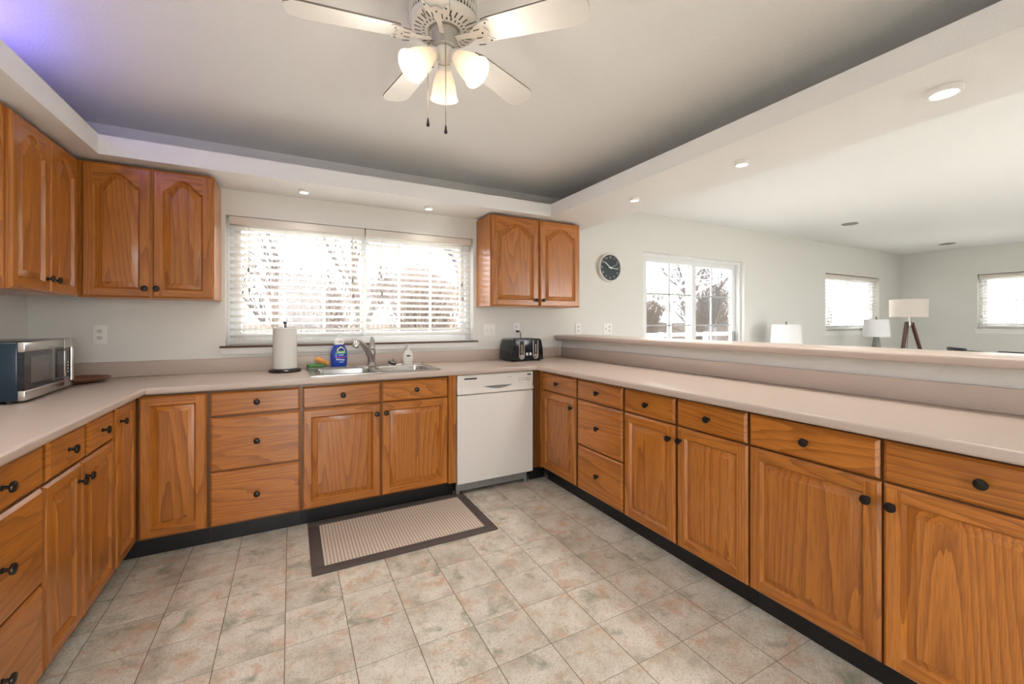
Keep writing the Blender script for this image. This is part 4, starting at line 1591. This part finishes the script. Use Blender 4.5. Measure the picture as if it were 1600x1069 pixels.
def chair(label, x, y, rz, ztop, wid=0.44):
    o = thing('dining_chair', label, 'chair', (x, y, 0), rz, 'black dining chairs beyond the bar')
    mb = MB(); mb.box(-wid / 2, wid / 2, -0.21, 0.21, 0.44, 0.47, bev=.008); mb.build('seat', CHAIRB, o)
    for sx in (-1, 1):
        mb = MB(); mb.tube([(sx * (wid / 2 - 0.03), -0.18, 0.44), (sx * (wid / 2 - 0.01), -0.20, 0.0005)], 0.017, 8); mb.build('leg', CHAIRB, o)
        mb = MB(); mb.tube([(sx * (wid / 2 - 0.03), 0.25, ztop - 0.03), (sx * (wid / 2 - 0.03), 0.19, 0.46), (sx * (wid / 2 - 0.01), 0.22, 0.0005)], 0.017, 8); mb.build('leg', CHAIRB, o)
    mb = MB()
    n = 8
    for k in range(n):
        pass
    mb.tube([(-wid / 2 + 0.01, 0.235, ztop - 0.018), (-wid / 4, 0.275, ztop - 0.014), (0, 0.285, ztop - 0.012), (wid / 4, 0.275, ztop - 0.014), (wid / 2 - 0.01, 0.235, ztop - 0.018)], 0.018, 8)
    for k in range(4):
        xx = -wid / 2 + 0.07 + k * (wid - 0.14) / 3
        mb.tube([(xx, 0.20, 0.46), (xx, 0.272, ztop - 0.02)], 0.008, 6)
    mb.build('backrest', CHAIRB, o)
    return o


chair('black chair with only its curved back top showing over the bar, beside the tripod lamp', 6.377, 1.53, 0.6, 0.985, 0.36)
chair('black chair whose thin top rail shows over the bar, middle of the three', 5.10, 1.056, 0.775, 1.018, 0.32)
chair('black chair whose top rail shows along the bar at the right edge of the view', 4.60, 0.72, 0.85, 1.046, 0.46)

# ------------------------------------------------------------------ outside
GZ = -0.35
mb = MB(); mb.box(-40, 60, -30, 70, GZ - 0.2, GZ)
structure(mb.build('ground', SNOW))


def sticks(name, tubes, mat, parent):
    """many thin tapered tubes in one mesh: [(points, radii, sides)]"""
    V, F = [], []
    for pts, rs, seg in tubes:
        b = len(V)
        for i, p in enumerate(pts):
            t = (pts[min(i + 1, len(pts) - 1)] - pts[max(i - 1, 0)]).normalized()
            sd = t.cross(Vector((0.31, 0.95, 0.05)))
            if sd.length < 1e-3:
                sd = t.cross(Vector((1, 0, 0)))
            sd.normalize()
            u = sd.cross(t)
            for k in range(seg):
                a = 2 * PI * k / seg
                V.append(p + (sd * math.cos(a) + u * math.sin(a)) * rs[i])
        for i in range(len(pts) - 1):
            for k in range(seg):
                j = (k + 1) % seg
                F.append((b + i * seg + k, b + i * seg + j, b + (i + 1) * seg + j, b + (i + 1) * seg + k))
    me = bpy.data.meshes.new(name)
    me.from_pydata([tuple(v) for v in V], [], F)
    me.materials.append(mat)
    o = bpy.data.objects.new(name, me)
    C.objects.link(o)
    o.parent = parent
    return o


def tree(label, x, y, h, seed, mat, spread=0.55, levels=4):
    rnd = random.Random(seed)
    o = thing('bare_tree', label, 'tree', (x, y, GZ), group='bare winter trees')
    mb, tw = [], []

    def grow(p, d, ln, r, lv):
        n = 4
        pts, rs = [p], [r]
        q, dd = p.copy(), d.copy()
        for i in range(n):
            dd = (dd + Vector((rnd.uniform(-1, 1), rnd.uniform(-1, 1), rnd.uniform(-0.4, 0.7))) * 0.16).normalized()
            q = q + dd * ln / n
            pts.append(q.copy()); rs.append(r * (1 - 0.5 * (i + 1) / n))
        (mb if lv <= 1 else tw).append((pts, rs, 7 if lv <= 1 else 3))
        if lv >= levels:
            return
        for k in range(6 if lv else 9):
            i = rnd.randint(1 if lv else 1, n)
            ax = Vector((rnd.uniform(-1, 1), rnd.uniform(-1, 1), rnd.uniform(-0.15, 0.9)))
            nd = (dd * (1 - spread) + ax.normalized() * spread).normalized()
            grow(pts[i], nd, ln * rnd.uniform(0.48, 0.72), rs[i] * 0.58, lv + 1)
    grow(Vector((0, 0, 0)), Vector((0, 0, 1)), h * 0.5, h * 0.020, 0)
    sticks('trunk', mb, mat, o)
    sticks('twigs', tw, mat, o)
    return o


TREES = [(-0.6, 19.5, 8.5, BARK), (1.5, 9.4, 5.6, BARK2), (7.6, 19.5, 8.5, BARK), (7.6, 9.9, 5.6, BARK), (16.0, 20, 9, BARK2), (13.0, 9.6, 5.6, BARK), (25, 20, 10, BARK), (-8.5, 20, 9, BARK)]
TL = ['bare tree seen through the left of the sink window', 'bare tree seen through the middle of the sink window', 'bare tree behind the right half of the sink window',
      'bare tree seen at the left edge of the patio door', 'bare tree beyond the clothesline post', 'bare tree at the right of the patio door view',
      'bare tree beyond the living room window blind', 'bare tree at the far left beyond the sink window']
for k, (x, y, h, m) in enumerate(TREES):
    tree(TL[k], x, y, h, 30 + k, m)


def shrub(label, x, y, h, seed):
    rnd = random.Random(seed)
    o = thing('leafless_shrub', label, 'shrub', (x, y, GZ), group='twiggy shrubs along the fence')
    mb = []
    for k in range(520):
        a = rnd.uniform(0, 2 * PI)
        e = rnd.uniform(0.05, 0.5)
        d = Vector((math.cos(a) * e, math.sin(a) * e, 1)).normalized()
        p = Vector((rnd.uniform(-0.5, 0.5), rnd.uniform(-0.3, 0.3), 0))
        q = p + d * h * rnd.uniform(0.4, 0.7)
        s = q + (d + Vector((rnd.uniform(-.6, .6), rnd.uniform(-.6, .6), 0))).normalized() * h * rnd.uniform(0.3, 0.5)
        mb.append(([p, q, s], [0.018, 0.013, 0.005], 3))
    sticks('stems', mb, TWIG, o)
    return o


for k, x in enumerate((-2.6, 0.6, 3.8, 9.3, 13.2, 17.6, 22.0, 26.4)):
    shrub(['twiggy shrub low at the left of the sink window view', 'twiggy shrub behind the paper towel roll, outdoors', 'twiggy shrub low in the right of the sink window view',
           'brown shrub at the left of the patio door view', 'brown shrub behind the clothesline post', 'brown shrub right of the clothesline post', 'brown shrub low at the right of the patio door', 'brown shrub beyond the living room window'][k],
          x, 13.2, 2.7 + 0.4 * (k % 3), 80 + k)

fe = thing('garden_fence', 'pale board garden fence across the back of the yard', 'fence', (0, 15.6, GZ))
mb = MB()
x = -9
while x < 26:
    mb.box(x, x + 0.135, 0, 0.02, 0.05, 1.55)
    x += 0.15
mb.build('fence_boards', FENCEM, fe)
mb = MB()
for z in (0.4, 1.2):
    mb.box(-9, 26, 0.02, 0.06, z, z + 0.09)
mb.build('fence_rail', FENCEM, fe)

rl = thing('white_rail_fence', 'low white rail fence outside the patio door', 'fence', (0, 8.6, GZ))
mb = MB()
for z in (0.85, 1.18):
    mb.box(5.5, 17, -0.02, 0.02, z, z + 0.10)
mb.build('rail', SIDINGW, rl)
for k in range(7):
    mb = MB(); mb.box(5.5 + k * 1.9, 5.6 + k * 1.9, -0.05, 0.05, 0, 1.3); mb.build('post', SIDINGW, rl)


def house(label, x0, x1, y, zw, zr, wallm):
    o = thing('neighbor_house', label, 'house', ((x0 + x1) / 2, y, GZ))
    w = (x1 - x0) / 2
    mb = MB(); mb.box(-w, w, 0, 6, 0, zw); mb.build('wall', wallm, o)
    mb = MB(); mb.prism([(-w - 0.4, zw - 0.05), (w + 0.4, zw - 0.05), (0, zr)], -0.3, 6.3, 'y'); mb.build('roof', ROOF, o)
    for k in (-0.45, 0.45):
        mb = MB(); mb.box(w * k - 0.45, w * k + 0.45, -0.05, 0.0, 1.1, 2.1); wd = mb.build('window', SIDINGW, o)
        mb = MB(); mb.box(w * k - 0.38, w * k + 0.38, -0.06, -0.05, 1.17, 2.03); mb.build('pane', GREYM, wd)
    return o


house('white house beyond the fence, right side of the sink window view', 3.0, 11.5, 27, 3.0, 5.4, SIDINGW)
house('pale blue house beyond the fence, left side of the patio door view', 17.0, 25.5, 27, 3.1, 5.6, SIDING)

cl = thing('rotary_clothesline', 'white rotary clothesline with open arms outside the patio door', 'clothesline', (7.15, 6.35, GZ))
mb = MB(); mb.tube([(0, 0, 0), (0, 0, 2.35)], 0.045, 12); mb.build('post', SIDINGW, cl)
mb = MB(); mb.lathe([(0.06, 1.82), (0.08, 1.84), (0.08, 2.0), (0.06, 2.02)], 14); mb.build('hub', GREYM, cl)
ends = []
for q in range(4):
    a = 0.5 + q * PI / 2
    e = Vector((1.75 * math.cos(a), 1.75 * math.sin(a), 2.85))
    ends.append(e)
    mb = MB(); mb.tube([(0.05 * math.cos(a), 0.05 * math.sin(a), 1.95), e], 0.022, 8); ar = mb.build('arm', SIDINGW, cl)
    mb = MB(); mb.tube([(0.05 * math.cos(a), 0.05 * math.sin(a), 2.3), e * 0.55 + Vector((0, 0, 1.95 * 0.45))], 0.012, 6); mb.build('brace', SIDINGW, ar)
mb = MB()
for f in (0.55, 0.78, 1.0):
    pp = [e * f + Vector((0, 0, 1.95 * (1 - f))) for e in ends]
    for i in range(4):
        mb.tube([pp[i], pp[(i + 1) % 4]], 0.005, 4)
mb.build('lines', SIDINGW, cl)

mb = MB(); mb.box(-0.6, 0.6, -0.3, 0.3, 0, 1.0, bev=.03); bx_ = thing('garden_box', 'white garden storage box outside, low at the right of the patio door', 'storage box', (8.75, 6.6, GZ))
mb.build('box_body', SIDINGW, bx_)
mb = MB(); mb.box(-0.63, 0.63, -0.33, 0.33, 1.0, 1.08, bev=.02); mb.build('lid', SIDINGW, bx_)
